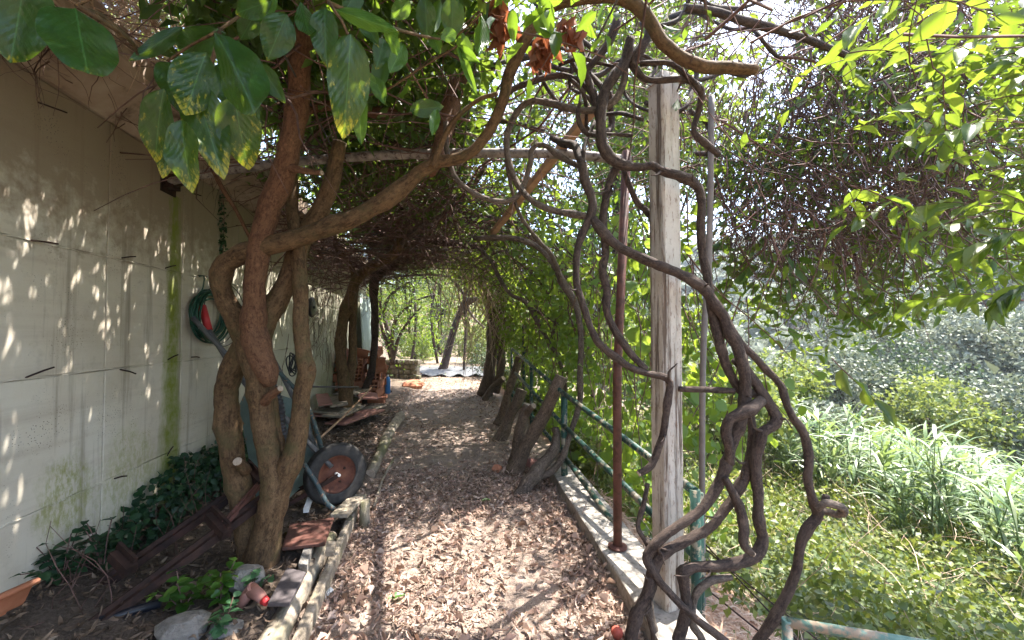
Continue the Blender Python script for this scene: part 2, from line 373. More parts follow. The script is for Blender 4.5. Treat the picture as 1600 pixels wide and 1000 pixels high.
# big near leaves with veins, drawn along the leaf's own length (object coordinates: x 0..1)
def bigleaf(name, base, dark, yellow, amount):
    m, t, bs, out = nodes(name)
    tc = N(t, 'TexCoord').outputs['Object']; sx = N(t, 'SeparateXYZ'); t.links.new(tc, sx.inputs[0]); x, y = sx.outputs[0], sx.outputs[1]
    ay = math_(t, 'ABSOLUTE', y)
    ph = math_(t, 'SUBTRACT', math_(t, 'MULTIPLY', x, 8.5), math_(t, 'MULTIPLY', ay, 7.0))
    fr = math_(t, 'ABSOLUTE', math_(t, 'SUBTRACT', math_(t, 'FRACT', ph), .5))
    vein = math_(t, 'LESS_THAN', fr, .045); mid = math_(t, 'LESS_THAN', ay, .012)
    vn = math_(t, 'MAXIMUM', math_(t, 'MULTIPLY', vein, .13), mid)
    ob = N(t, 'ObjectInfo').outputs['Random']
    n1 = noise(t, tc, 5, 4, .6)
    c = mixc(t, ramp(t, n1, [(.35, (0,0,0)), (.7, (1,1,1))]), base, dark)
    nb = N(t, 'TexNoise', i_Scale=9, i_Detail=5, i_Roughness=.7); nb.noise_dimensions = '4D'
    t.links.new(tc, nb.inputs['Vector']); t.links.new(math_(t, 'MULTIPLY', ob, 20), nb.inputs['W'])
    tip = math_(t, 'MULTIPLY', math_(t, 'POWER', x, 5.0), .30)
    blot = ramp(t, math_(t, 'ADD', nb.outputs[0], tip), [(amount, (0,0,0)), (amount+.13, (1,1,1))])
    notvein = math_(t, 'SUBTRACT', 1.0, math_(t, 'MULTIPLY', math_(t, 'LESS_THAN', fr, .14), .7))
    c = mixc(t, math_(t, 'MULTIPLY', blot, notvein), c, yellow)
    c = mixc(t, math_(t, 'MULTIPLY', vn, .55), c, tuple(min(1, b*2.2+.02) for b in base))
    t.links.new(c, bs.inputs['Base Color']); bs.inputs['Roughness'].default_value = .33
    h = math_(t, 'ADD', math_(t, 'MULTIPLY', fr, .22), math_(t, 'MULTIPLY', n1, .8)); bump(t, bs, h, .35, .015)
    tr = N(t, 'BsdfTranslucent'); t.links.new(mixc(t, .45, c, (.35,.5,.02)), tr.inputs[0])
    mx = N(t, 'MixShader'); mx.inputs[0].default_value = .36
    t.links.new(bs.outputs[0], mx.inputs[1]); t.links.new(tr.outputs[0], mx.inputs[2]); t.links.new(mx.outputs[0], out.inputs[0])
    return m
M['big_green'] = bigleaf('large_leaf_green', (.02,.075,.016), (.010,.042,.010), (.36,.33,.03), .72)
M['big_mottled'] = bigleaf('large_leaf_mottled', (.03,.078,.012), (.014,.045,.008), (.38,.33,.03), .57)
M['big_fresh'] = bigleaf('large_leaf_fresh', (.07,.17,.03), (.04,.11,.02), (.35,.36,.06), .8)

# ------------------------------------------------------------------ terrain
def sstep(a, b, x):
    q = np.clip((x-a)/(b-a), 0, 1); return q*q*(3-2*q)
def kerb_in(Y): return .885+.052*Y                       # inner edge of the kerb
WX = -1.95                                              # face of the retaining wall
WALL_END = 11.2
def vnoise(x, y, f, seed=0):
    s = np.zeros_like(x, dtype=float); r = np.random.default_rng(seed)
    for k in range(5):
        a, b, c = r.uniform(-1, 1, 3); n = math.hypot(a, b)+1e-6
        s += np.sin((x*a/n+y*b/n)*f*(1+.37*k)+c*9)/(1+.4*k)
    return s/3
def H(X, Y):
    X = np.asarray(X, float); Y = np.asarray(Y, float)
    z = .015*vnoise(X, Y, 5, 3)
    bed = sstep(-.66, -.86, X); z = z+bed*(.14+.05*vnoise(X, Y, 3, 5)+.10*sstep(-1.2, -1.95, X))*(1-.8*sstep(7, 13, Y))
    t = X-(kerb_in(Y)+.30)
    out = sstep(0, .10, t)
    z = z-out*(.30*sstep(0, .45, t)+.42*sstep(.1, 1.6, t)+.19*np.clip(t, 0, 9)+1.3*sstep(6, 13, t)+2.0*sstep(13, 22, t))
    z = z+out*.10*vnoise(X, Y, 1.2, 8)*sstep(.5, 3, t)
    z = z+(sstep(26, 140, X)*34+sstep(60, 260, Y)*10*sstep(2, 60, X)+sstep(40, 300, Y)*12+sstep(24, 60, Y)*13*sstep(26, 4, X))*(1+.18*vnoise(X, Y, .06, 4))
    up = np.where(Y < WALL_END+.1, np.where(X < -2.12, 1.0, 0.0), sstep(-1.7, -4.5, X))
    z = np.where(X < -1.7, z*(1-up)+up*(2.82+.12*np.clip(-2.1-X, 0, 60)), z)
    return z
xs = np.unique(np.concatenate([np.linspace(-60, -6, 28), np.linspace(-6, -2.2, 14), [-2.13, -2.11], np.linspace(-2.06, 3, 70), np.linspace(3, 16, 50), np.linspace(16, 60, 34), np.linspace(60, 420, 50)]))
ys = np.unique(np.concatenate([np.linspace(-14, .5, 24), np.linspace(.5, 9, 76), np.linspace(9, 30, 50), np.linspace(30, 120, 36), np.linspace(120, 520, 32)]))
GX, GY = np.meshgrid(xs, ys); GZ = H(GX, GY)
V = np.stack([GX, GY, GZ], -1).reshape(-1, 3); nx = len(xs)
F = [(j*nx+i, j*nx+i+1, (j+1)*nx+i+1, (j+1)*nx+i) for j in range(len(ys)-1) for i in range(nx-1)]
def ground_mat():
    m, t, bs, _ = nodes('dry_earth'); p = wpos(t)
    sx = N(t, 'SeparateXYZ'); t.links.new(p, sx.inputs[0])
    n1 = noise(t, p, 3.5, 6, .65); n2 = noise(t, p, 60, 4, .7); n3 = noise(t, p, 220, 2, .6)
    c = ramp(t, n1, [(.3, (.17,.125,.10)), (.55, (.26,.20,.165)), (.75, (.34,.275,.23))])
    c = mixc(t, ramp(t, n2, [(.45, (0,0,0)), (.62, (.75,.75,.75))]), c, (.36,.29,.24))
    c = mixc(t, ramp(t, n3, [(.55, (0,0,0)), (.7, (.6,.6,.6))]), c, (.13,.09,.07))
    bank = ramp(t, math_(t, 'MULTIPLY_ADD', sx.outputs[0], .25, .0), [(.34, (0,0,0)), (.38, (1,1,1)), (.62, (1,1,1)), (.72, (0,0,0))])
    c2 = ramp(t, noise(t, p, 6, 5, .7), [(.35, (.28,.135,.085)), (.6, (.44,.25,.17)), (.75, (.5,.33,.24))])
    c = mixc(t, bank, c, c2)
    far = ramp(t, math_(t, 'MULTIPLY', sx.outputs[0], .1), [(.26, (0,0,0)), (.34, (1,1,1))])
    c = mixc(t, far, c, ramp(t, noise(t, p, .35, 6, .7), [(.35, (.05,.07,.03)), (.6, (.10,.125,.06)), (.75, (.19,.19,.11))]))
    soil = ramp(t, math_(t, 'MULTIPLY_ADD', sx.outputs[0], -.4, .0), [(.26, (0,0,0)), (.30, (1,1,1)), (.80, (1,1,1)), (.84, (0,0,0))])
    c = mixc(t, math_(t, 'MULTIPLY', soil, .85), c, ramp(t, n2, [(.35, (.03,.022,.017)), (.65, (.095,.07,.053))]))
    far_shade = ramp(t, math_(t, 'MULTIPLY', sx.outputs[1], .05), [(.5, (0,0,0)), (.62, (.8,.8,.8)), (.9, (.8,.8,.8))])  # shade put into the colour to tone down the sunlit far ground
    c = mixc(t, far_shade, c, ramp(t, n1, [(.3, (.10,.075,.05)), (.7, (.22,.175,.13))]))
    t.links.new(c, bs.inputs['Base Color']); bs.inputs['Roughness'].default_value = .95; bs.inputs['Specular IOR Level'].default_value = .15
    b1 = bump(t, bs, n2, .8, .02); bump(t, bs, n3, .7, .006, b1); return m
M['ground'] = ground_mat()
g = MB().add(V, F).build('ground', M['ground'], None, True); g['kind'] = 'structure'

# ------------------------------------------------------------------ the retaining wall, cast in lifts and bays
def wall_mat():
    m, t, bs, _ = nodes('cast_concrete'); p = wpos(t)
    sx = N(t, 'SeparateXYZ'); t.links.new(p, sx.inputs[0]); y, z = sx.outputs[1], sx.outputs[2]
    n1 = noise(t, p, 1.6, 6, .6); n2 = noise(t, p, 14, 5, .65); st = noise(t, p, 9, 5, .65, (1, 1, .06)); bd = noise(t, p, 5, 4, .6, (1, .12, 3.0))
    ob = N(t, 'ObjectInfo').outputs['Random']
    c = ramp(t, n1, [(.28, (.49,.42,.325)), (.5, (.61,.545,.445)), (.72, (.65,.605,.525))])
    c = mixc(t, math_(t, 'MULTIPLY', ob, .22), c, (.42,.34,.265))
    c = mixc(t, ramp(t, bd, [(.5, (0,0,0)), (.75, (.45,.45,.45))]), c, (.40,.32,.25))
    c = mixc(t, ramp(t, n2, [(.55, (0,0,0)), (.75, (.4,.4,.4))]), c, (.33,.285,.225))
    c = mixc(t, ramp(t, st, [(.54, (0,0,0)), (.68, (.75,.75,.75))]), c, (.23,.19,.145))            # run-off streaks
    up = ramp(t, math_(t, 'ADD', math_(t, 'MULTIPLY', z, .36), math_(t, 'MULTIPLY', n2, .35)), [(.86, (0,0,0)), (1.06, (.85,.85,.85))])
    c = mixc(t, up, c, (.26,.19,.135))                                                          # brown staining below the cap
    # black mould specks in patches
    vo = N(t, 'TexVoronoi', i_Scale=85.0); t.links.new(p, vo.inputs['Vector'])
    spk = math_(t, 'MULTIPLY', math_(t, 'LESS_THAN', vo.outputs['Distance'], .22), ramp(t, noise(t, p, 2.6, 5, .75), [(.53, (0,0,0)), (.63, (1,1,1))]))
    c = mixc(t, math_(t, 'MULTIPLY', spk, .75), c, (.09,.075,.06))
    # green run below the pipe bracket: a narrow stripe, and two algae patches at the foot
    wv = math_(t, 'MULTIPLY', math_(t, 'SUBTRACT', noise(t, p, 16, 4, .7, (1, 1, .25)), .5), .16)
    YS = MOSS_Y
    dy = math_(t, 'ABSOLUTE', math_(t, 'ADD', math_(t, 'SUBTRACT', y, YS), wv))
    wd = math_(t, 'MULTIPLY_ADD', math_(t, 'SUBTRACT', 2.5, z), .045, .06)
    stripe = math_(t, 'MULTIPLY', math_(t, 'SUBTRACT', 1.0, math_(t, 'DIVIDE', dy, wd), None, True), math_(t, 'LESS_THAN', z, 2.5))
    stripe = math_(t, 'MULTIPLY', stripe, 1.7, None, True)
    stripe = math_(t, 'MULTIPLY', stripe, ramp(t, n2, [(.25, (.45,.45,.45)), (.6, (1,1,1))]))
    c = mixc(t, stripe, c, mixc(t, n2, (.13,.16,.02), (.24,.27,.05)))
    def patch(yy, zz, sy, sz, s):
        a = math_(t, 'POWER', math_(t, 'DIVIDE', math_(t, 'SUBTRACT', y, yy), sy), 2.0); b = math_(t, 'POWER', math_(t, 'DIVIDE', math_(t, 'SUBTRACT', z, zz), sz), 2.0)
        q = math_(t, 'SUBTRACT', 1.0, math_(t, 'ADD', a, b), None, True)
        q = math_(t, 'ADD', q, math_(t, 'MULTIPLY', math_(t, 'SUBTRACT', noise(t, p, 9, 5, .7), .5), 1.3))
        return math_(t, 'MULTIPLY', math_(t, 'MULTIPLY', ramp(t, q, [(.25, (0,0,0)), (.8, (1,1,1))]), ramp(t, noise(t, p, 45, 4, .75, (1, 1, .45)), [(.4, (.15,.15,.15)), (.6, (1,1,1))])), s)
    for a in ((2.55, .62, .22, .30, .75), (7.6, .55, .9, .5, .7), (3.0, .5, .35, .5, .5)):
        c = mixc(t, patch(*a), c, (.24,.25,.05))
    gr = ramp(t, math_(t, 'MULTIPLY', y, .1), [(.33, (0,0,0)), (.6, (.55,.55,.55))])
    c = mixc(t, gr, c, (.44,.45,.33))                                                          # older, greener bays farther along
    t.links.new(c, bs.inputs['Base Color']); bs.inputs['Roughness'].default_value = .93; bs.inputs['Specular IOR Level'].default_value = .2
    b1 = bump(t, bs, n2, .35, .006); vo2 = N(t, 'TexVoronoi', i_Scale=38.0); t.links.new(p, vo2.inputs['Vector'])
    pit = math_(t, 'MULTIPLY', math_(t, 'LESS_THAN', vo2.outputs['Distance'], .14), ramp(t, noise(t, p, 3, 4, .6), [(.45, (0,0,0)), (.6, (1,1,1))]))
    b2 = bump(t, bs, math_(t, 'SUBTRACT', 1.0, pit), .8, .01, b1); bump(t, bs, noise(t, p, 120, 3, .6), .3, .002, b2)
    return m
MOSS_Y = float(onX(270, 500, WX)[1])
M['wall'] = wall_mat()
WTOP = 2.74
wall = empty('retaining_wall', (WX, 4, 0), 'weathered cast concrete retaining wall along the path with a green algae run', 'wall')
zj = [-.4, float(onX(150, 785, WX)[2]), float(onX(150, 579, WX)[2]), float(onX(150, 398, WX)[2]), WTOP]
zj[1] = .615; zj[2] = 1.27; zj[3] = 1.935
yj = [-6.0, -2.2, .3, float(onX(165, 500, WX)[1]), float(onX(283, 500, WX)[1]), 4.35, 5.9, 7.5, 9.3, WALL_END]
MB().box((WX-.16, (yj[0]+yj[-1])/2, (zj[0]+zj[-1])/2), (.28, yj[-1]-yj[0]-.02, zj[-1]-zj[0]-.02)).build('core', M['wall'], wall)
for i in range(len(yj)-1):
    for k in range(len(zj)-1):
        g_ = .008; off = random.uniform(0, .004)
        o = MB().box((WX-.02+off, (yj[i]+yj[i+1])/2, (zj[k]+zj[k+1])/2), (.04, yj[i+1]-yj[i]-g_, zj[k+1]-zj[k]-g_*1.2)).build('panel', M['wall'], wall, bevel=.003)
# rough lip of spilt grout along the horizontal joints
for zz in zj[1:-1]:
    yy = np.linspace(0.2, WALL_END-.1, 160)
    MB().tube(np.stack([np.full(160, WX+.001), yy, zz+RNG.normal(0, .003, 160)], 1), .0035+np.abs(RNG.normal(0, .0018, 160)), 5).build('grout_lip', M['wall'], wall)
# cap: sloping underside that leans out over the path, then a vertical edge
cap = MB(); prof = [(WX-.25, WTOP+.002), (WX+.012, WTOP+.002), (WX+.30, WTOP+.18), (WX+.32, WTOP+.33), (WX-.25, WTOP+.38)]
nY = 40; cy = np.linspace(yj[0], WALL_END, nY); cv = []
for a, yv in enumerate(cy):
    for (px_, pz_) in prof: cv.append((px_+random.uniform(-.008, .008), yv, pz_+random.uniform(-.008, .008)))
cf = [(a*5+k, a*5+(k+1) % 5, (a+1)*5+(k+1) % 5, (a+1)*5+k) for a in range(nY-1) for k in range(5)]+[tuple(range(5)), tuple(range((nY-1)*5+4, (nY-1)*5-1, -1))]
M['capc'] = plain('cap_concrete', [(.24,.17,.125), (.36,.275,.215), (.44,.36,.29)], 4, .92, .6, .006, spots=((.14,.10,.075), 7, .55, .7))
cap.add(cv, cf).build('cap', M['capc'], wall)
# cut-off tie bars left sticking out
for (px_, py_, L, dyv, dzv) in ((60, 160, .10, .07, -.01), (45, 375, .10, .07, .0), (190, 403, .08, .03, .02), (258, 419, .07, .03, .03), (308, 430, .07, .05, .0), (40, 590, .10, .06, .05),
                            (186, 577, .08, .06, -.03), (262, 562, .07, .03, .04), (298, 558, .05, .06, .0), (178, 748, .07, .03, .01), (308, 498, .04, .02, 0), (261, 712, .05, .0, .07), (300, 302, .06, .05, 0)):
    a = onX(px_, py_, WX); b = a+np.array((L*.75, dyv, dzv)); c_ = a+np.array((L*1.25, dyv*1.3, dzv*1.6-.008))
    MB().tube([a-np.array((.02, 0, 0)), a, a+(b-a)*.6, a+(c_-a)*.62], [.0045, .0045, .0045, .004], 6).build('tie_bar', M['rust'], wall)

# ------------------------------------------------------------------ kerb of cast slabs along the open side
kerb = bpy.data.objects.new('kerb', None); COL.objects.link(kerb); kerb['kind'] = 'structure'; kerb.location = (1.0, 2.5, 0)
ky = [.2, 1.35, 2.46, 4.12]
for a, b in zip(ky[:-1], ky[1:]):
    z0 = -.35; z1 = .10+random.uniform(-.006, .006); n = 7; v = []; f = []
    for j in range(n):
        yv = a+.004+(b-a-.008)*j/(n-1); x0 = kerb_in(yv)+random.uniform(-.006, .006); x1 = kerb_in(yv)+.285
        v += [(x0, yv, z0), (x0, yv, z1-.006), (x0+.008, yv, z1), (x1, yv, z1+random.uniform(-.002, .002)), (x1, yv, z0)]
    for j in range(n-1):
        for k in range(4): f.append((j*5+k, (j+1)*5+k, (j+1)*5+k+1, j*5+k+1))
    f += [(0, 1, 2, 3, 4), tuple(range((n-1)*5+4, (n-1)*5-1, -1))]
    MB().add(v, f).build('slab', M['kerb'], kerb)

M['scrub'] = plain('scrub_mass', [(.04,.055,.032), (.10,.12,.08), (.17,.19,.14)], 1.6, .9, 1.0, .35)
# ------------------------------------------------------------------ pergola posts and pipes
def gz(p): return float(H(p[0], p[1]))
pb = P(1045, 985, 2.1); pt = P(1050, 104, 2.1)
post = empty('concrete_post', (pb[0], pb[1], -.4), 'square rough concrete post wrapped by twisted vine stems beside the kerb', 'post')
def rough_post(a, b, wd, name, mat, parent, n=44, rotz=.18):
    v = []; f = []; e = wd/2
    ring = [(-e+.012,-e),(0,-e),(e-.012,-e),(e,-e+.012),(e,0),(e,e-.012),(e-.012,e),(0,e),(-e+.012,e),(-e,e-.012),(-e,0),(-e,-e+.012)]; m = len(ring)
    for j in range(n):
        t = j/(n-1); c = a+(b-a)*t
        for (x, y) in ring:
            k = 1+random.uniform(-.012, .012); x2 = x*k; y2 = y*k
            v.append((c[0]+x2*math.cos(rotz)-y2*math.sin(rotz), c[1]+x2*math.sin(rotz)+y2*math.cos(rotz), c[2]))
    for j in range(n-1):
        for k in range(m): f.append((j*m+k, j*m+(k+1) % m, (j+1)*m+(k+1) % m, (j+1)*m+k))
    f += [tuple(range(m-1, -1, -1)), tuple(range((n-1)*m, n*m))]
    return MB().add(v, f).build(name, mat, parent)
def post_mat():
    m, t, bs, _ = nodes('board_marked_concrete'); p = wpos(t)
    g1 = noise(t, p, 26, 6, .7, (1, 1, .05)); g2 = noise(t, p, 5, 5, .65); g3 = noise(t, p, 70, 4, .7, (1, 1, .3))
    c = ramp(t, g2, [(.3, (.40,.35,.30)), (.55, (.52,.47,.41)), (.75, (.57,.53,.47))])
    c = mixc(t, ramp(t, g1, [(.53, (0,0,0)), (.60, (.9,.9,.9))]), c, (.13,.09,.065))
    c = mixc(t, ramp(t, g3, [(.54, (0,0,0)), (.66, (.75,.75,.75))]), c, (.2,.135,.10))
    t.links.new(c, bs.inputs['Base Color']); bs.inputs['Roughness'].default_value = .92; bs.inputs['Specular IOR Level'].default_value = .2
    b1 = bump(t, bs, math_(t, 'SUBTRACT', 1.0, ramp(t, g1, [(.5, (0,0,0)), (.66, (1,1,1))])), .7, .012); bump(t, bs, g3, .6, .006, b1); return m
M['postc'] = post_mat()
rough_post(np.array((pb[0], pb[1], -.45)), np.array((pb[0], pb[1], pt[2]-.05)), .118, 'shaft', M['postc'], post)
MB().box((pb[0], pb[1], pt[2]-.03), (.132, .132, .05), Matrix.Rotation(.18, 4, 'Z'), .72).build('cap', M['postc'], post)

rp = P(965, 858, 2.65); top = P(979, 236, 2.62)
per = empty('pergola_arch', (rp[0], rp[1], .1), 'red steel pole carrying the nearest weathered pipe that spans from the wall', 'pergola')
MB().tube([(rp[0], rp[1], .10), (rp[0]+.005, rp[1], 1.2), (top[0], top[1], top[2])], .028, 14).build('pole', M['red_paint'], per, True)
MB().lathe([(.0, .014), (.045, .014), (.062, .008), (.062, 0)], (rp[0], rp[1], .102), (0,0,1), 16).build('base_plate', M['red_paint'], per)
pipe = [onX(262, 285, WX)] + [P(*q) for q in ((330, 270, 2.84), (470, 252, 2.80), (640, 241, 2.76), (850, 240, 2.70), (950, 247, 2.66), (985, 252, 2.62))]
M['pipe_end'] = M['rust']
MB().tube(spline(pipe, .06), .031, 12).build('crossbar', M['steel'], per, True)
wp = pipe[0]
MB().box(wp+np.array((.03, 0, 0)), (.06, .09, .10)).box(wp+np.array((.005, 0, -.01)), (.012, .16, .15)).build('wall_bracket', M['rust'], per, bevel=.003)
MB().tube(spline([wp+np.array((.05, 0, 0)), pipe[1]*.6+wp*.4], .05), .0345, 12).build('rusty_sleeve', M['rust'], per, True)

for (d, lab, mm) in ((7.0, 'dark pipe arch halfway down the path above the brick pile', 'steel'), (10.3, 'farthest thin pipe arch of the pergola near the path end', 'steel')):
    z = 2.86; a = np.array((WX, d, z-.12)); b = np.array((1.35, d-.3, z-.15)); mid = (a+b)/2+np.array((0, 0, .14))
    e = empty('pergola_arch', (b[0], b[1], -.05), lab, 'pergola')
    MB().tube(spline([a, (a*2+b)/3+np.array((0,0,.10)), mid, (a+b*2)/3+np.array((0,0,.10)), b], .1), .028, 10).build('crossbar', M[mm], e, True)
    MB().tube([b+np.array((0, 0, .05)), (b[0], b[1], -.4)], .028, 10).build('pole', M['green_paint'], e, True)
    MB().box(a+np.array((.02, 0, 0)), (.04, .10, .12)).build('wall_bracket', M['rust'], e)
g1 = P(1112, 150, 2.62); g2_ = P(1096, 800, 2.5)
o = MB().tube(spline([np.array((g2_[0], g2_[1], -.5)), P(1097, 700, 2.52), P(1100, 520, 2.55), P(1108, 400, 2.58), g1], .08), .018, 12).build('steel_pole', M['grey_steel'], None, True)
tag(o, 'slim grey pole rising behind the twisted vine right of the concrete post', 'pole')
# wooden batten and rusty rods under the leaves
a, b = P(770, 364, 4.1), P(925, 172, 2.35)
o = MB().beam(a, b, .055, .045).build('roof_batten', M['batten'], None, bevel=.003); tag(o, 'pale brown wooden batten slanting under the leafy roof', 'batten')
o = MB().tube([P(893, 132, 2.5), P(842, 200, 2.8), P(748, 262, 3.4), P(716, 316, 4.0), P(640, 392, 5.2)], .008, 7).build('rebar_rod', M['red_paint'], None, True); tag(o, 'thin reddish steel rod running lengthwise under the leafy roof', 'rod')
for i, (x, z, lab) in enumerate(((-.75, 2.78, 'taut wire under the leafy roof nearest the wall'), (.15, 2.88, 'taut wire under the leafy roof above the middle of the path'), (.7, 2.86, 'taut wire under the leafy roof above the kerb side'))):
    yy = np.linspace(.4, 11, 30); o = MB().tube(np.stack([np.full(30, x)+.02*np.sin(yy), yy, z+.03*np.sin(yy*1.3)], 1), .005, 5).build('trellis_wire', M['wire'], None, True); tag(o, lab, 'wire')

# ------------------------------------------------------------------ railings
rail = empty('railing', (1.25, 4, .1), 'worn green tube railing with three rails along the kerb', 'railing')
def seg(pts, r, name, mat, parent): return MB().tube(pts, r, 10).build(name, mat, parent, True)
A = {'t': P(880, 614, 4.0), 'm': P(880, 664, 4.0), 'b': P(884, 716, 4.0)}
B = {'t': P(1086, 768, 2.12), 'm': P(1086, 868, 2.12), 'b': P(1086, 990, 2.12)}
Cc = {'t': P(800, 545, 6.6), 'm': P(800, 577, 6.6), 'b': P(800, 610, 6.6)}
for k in 'tmb':
    seg([Cc[k], A[k]], .021, 'rail', M['green_paint'], rail); seg([A[k], B[k]], .023, 'rail', M['green_paint'], rail)
for q, rr in ((A['t'], .024), (B['t'], .026), ((A['t']+Cc['t'])/2, .022), (Cc['t'], .022)):
    seg([q+np.array((0, 0, .01)), (q[0], q[1], -.45)], rr, 'post', M['green_paint'], rail)
seg([A['t']+np.array((.03, .02, -.02)), (A['t'][0]+.03, A['t'][1]+.02, 0)], .018, 'post', M['green_paint'], rail)
seg([B['t']+np.array((.045, .03, -.02)), (B['t'][0]+.045, B['t'][1]+.03, -.5)], .02, 'post', M['green_paint'], rail)
r2 = empty('handrail', P(1233, 1040, 1.75), 'pale green handrail end with flaking paint in the lower right corner', 'handrail')
h0, h1 = P(1230, 972, 1.75), P(1420, 1004, 1.62)
seg([h0, h1, h1+(h1-h0)*1.2], .021, 'rail', M['pale_green_paint'], r2); seg([h0+np.array((0, 0, .012)), h0-np.array((0, 0, 1.0))], .021, 'post', M['pale_green_paint'], r2)
for i, (a, b, lab) in enumerate((((1085, 905, 2.5), (1215, 1010, 2.2), 'leftmost rusty wire strung down the straw bank'), ((1130, 880, 2.7), (1235, 990, 2.3), 'middle rusty wire strung down the straw bank'), ((1160, 905, 2.8), (1290, 1010, 2.5), 'rightmost rusty wire strung down the straw bank'))):
    o = MB().tube([P(*a)-(P(*b)-P(*a))*.6, P(*a), P(*b), P(*b)+(P(*b)-P(*a))*.3], .005, 6).build('bank_wire', M['rust'], None, True); tag(o, lab, 'wire')

# ------------------------------------------------------------------ edging logs on the wall side
def log(name, pts, mat, lab, cat, lump=.12, cut=True):
    s = spline(np.array(pts), .04); e = empty(name, s[0][:3], lab, cat)
    MB().tube(s[:, :3], s[:, 3], 12, True, lump, 5).build('body', mat, e, True)
    if cut:
        for q, dd in ((s[-1], s[-1]-s[-3]), (s[0], s[0]-s[2])):
            d = dd[:3]/np.linalg.norm(dd[:3]); MB().lathe([(.001, .005), (q[3]*.95, .005), (q[3]*.98, -.003)], q[:3], d, 12).build('end_grain', M['cut'], e)
    return e
log('edging_log', [(-.745, 1.55, .06, .058), (-.76, 2.1, .075, .062), (-.755, 2.7, .09, .054), (-.74, 3.0, .09, .045)], M['wood'], 'mossy round log edging the path in front of the tree', 'log')
e = empty('edging_timber', (-.62, 2.4, 0), 'squared grey timber edging laid outside the mossy log', 'timber')
MB().beam((-.63, 1.5, .045), (-.67, 3.42, .075), .05, .10).build('beam', M['wood'], e, bevel=.012)
MB().tube([(-.575, 3.32, -.05), (-.575, 3.32, .20)], .04, 12, True, .08).build('stake', M['wood'], e, True)
MB().beam((-.70, 3.05, .21), (-.64, 3.45, .19), .12, .03).build('board_end', M['wood'], e, bevel=.005)
log('edging_log', [(-.70, 4.35, .05, .05), (-.705, 5.2, .07, .06), (-.70, 6.1, .09, .07), (-.66, 7.0, .10, .075)], M['wood'], 'grey split log edging farther along, ending in a ragged dark stub', 'log')
o = MB().tube(spline([(-.55, 3.6, .03), (-.56, 4.2, .05), (-.53, 4.9, .04)], .08), .012, 7, True, .15).build('stick', M['wood'], None, True); tag(o, 'thin straight stick lying on the path beside the wheel', 'stick')
o = MB().beam(onZ(478, 798, .22), onZ(478, 798, .22)+np.array((-.02, .16, .02)), .035, .03).build('wood_scrap', M['white'], None); tag(o, 'small white scrap beside the red board', 'debris')
def slab(name, px, z, th, mat, lab, cat, tilt=(0, 0)):
    q = [onZ(a, b, z) for a, b in px]; v = []
    for p in q: v.append((p[0], p[1], p[2]+tilt[0]*(p[1]-q[0][1])))
    v += [(x, y, zz-th) for x, y, zz in v]; n = len(q)
    f = [tuple(range(n)), tuple(range(2*n-1, n-1, -1))]+[((i+1) % n, i, n+i, n+(i+1) % n) for i in range(n)]
    o = MB().add(v, f).build(name, mat, None, bevel=.004); return tag(o, lab, cat)
slab('red_board', [(440, 856), (508, 848), (522, 808), (453, 818)], .225, .02, M['red_paint'], 'faded red board lying on the bed edge below the wheel', 'board')
slab('slate_tile', [(418, 942), (452, 942), (478, 893), (448, 886)], .20, .02, M['slate'], 'dark grey slate tile leaning on the mossy log', 'tile')
slab('stone_block', [(466, 880), (480, 882), (490, 848), (478, 846)], .20, .05, M['rubble'], 'small grey stone block between red board and slate tile', 'stone')
slab('wood_scrap', [(508, 862), (522, 862), (526, 845), (512, 845)], .235, .03, M['wood'], 'short wooden offcut on the timber beside the red board', 'wood')

# rocks
def rock(name, c, s, mat, lab, cat='rock', seed=1):
    rg = np.random.default_rng(seed); v = []; f = []; nu, nv = 10, 7
    dirs = rg.normal(0, 1, (9, 3)); dirs /= np.linalg.norm(dirs, axis=1)[:, None]; cutd = rg.uniform(.62, .95, 9)
    for j in range(nv):
        th = math.pi*j/(nv-1)
        for i in range(nu):
            ph = 2*math.pi*i/nu; d = np.array((math.sin(th)*math.cos(ph), math.sin(th)*math.sin(ph), math.cos(th)))
            k = min([1.0]+[cd_/max(.05, np.dot(d, dd)) for dd, cd_ in zip(dirs, cutd) if np.dot(d, dd) > .05])
            v.append(np.array(c)+d*k*np.array(s))
    for j in range(nv-1):
        for i in range(nu): f.append((j*nu+i, (j+1)*nu+i, (j+1)*nu+(i+1) % nu, j*nu+(i+1) % nu))
    o = MB().add(v, f).build(name, mat); return tag(o, lab, cat)
rock('rubble_lump', onZ(285, 990, .13), (.13, .11, .09), M['rubble'], 'pale concrete lump among seedlings at the bottom left', 'rubble', 3)
rock('rubble_lump', onZ(385, 905, .20), (.09, .08, .08), M['rubble'], 'grey concrete lump behind the broken clay pipe', 'rubble', 4)
rock('rubble_lump', onZ(350, 985, .12), (.10, .08, .05), M['rubble'], 'flat grey rubble piece in front of the clay pipe', 'rubble', 14)
rock('brick_chunk', onZ(776, 733, .03), (.06, .05, .05), M['clay'], 'small orange brick chunk left of the big leaning stump', 'brick', 5)
rock('stone_block', onZ(830, 724, .05), (.08, .07, .06), M['pink_clay'], 'pinkish stone block just right of the big leaning stump', 'stone', 6)
# broken clay pipe branch with red rim
cp = P(392, 928, 2.05)
e = empty('clay_pipe', cp, 'broken pink clay pipe fitting with a red rim near the tree foot', 'pipe')
MB().tube([P(374, 948, 2.02), P(386, 930, 2.04), P(398, 918, 2.05)], [.022, .028, .034], 12).build('body', M['pink_clay'], e, True)
MB().tube([P(392, 922, 2.05), P(405, 930, 2.02), P(413, 938, 2.0)], [.034, .026, .020], 12).build('branch', M['pink_clay'], e, True)
MB().tube([P(412, 937, 2.0), P(418, 942, 1.99)], [.021, .016], 12).build('rim', M['red_plastic'], e, True)
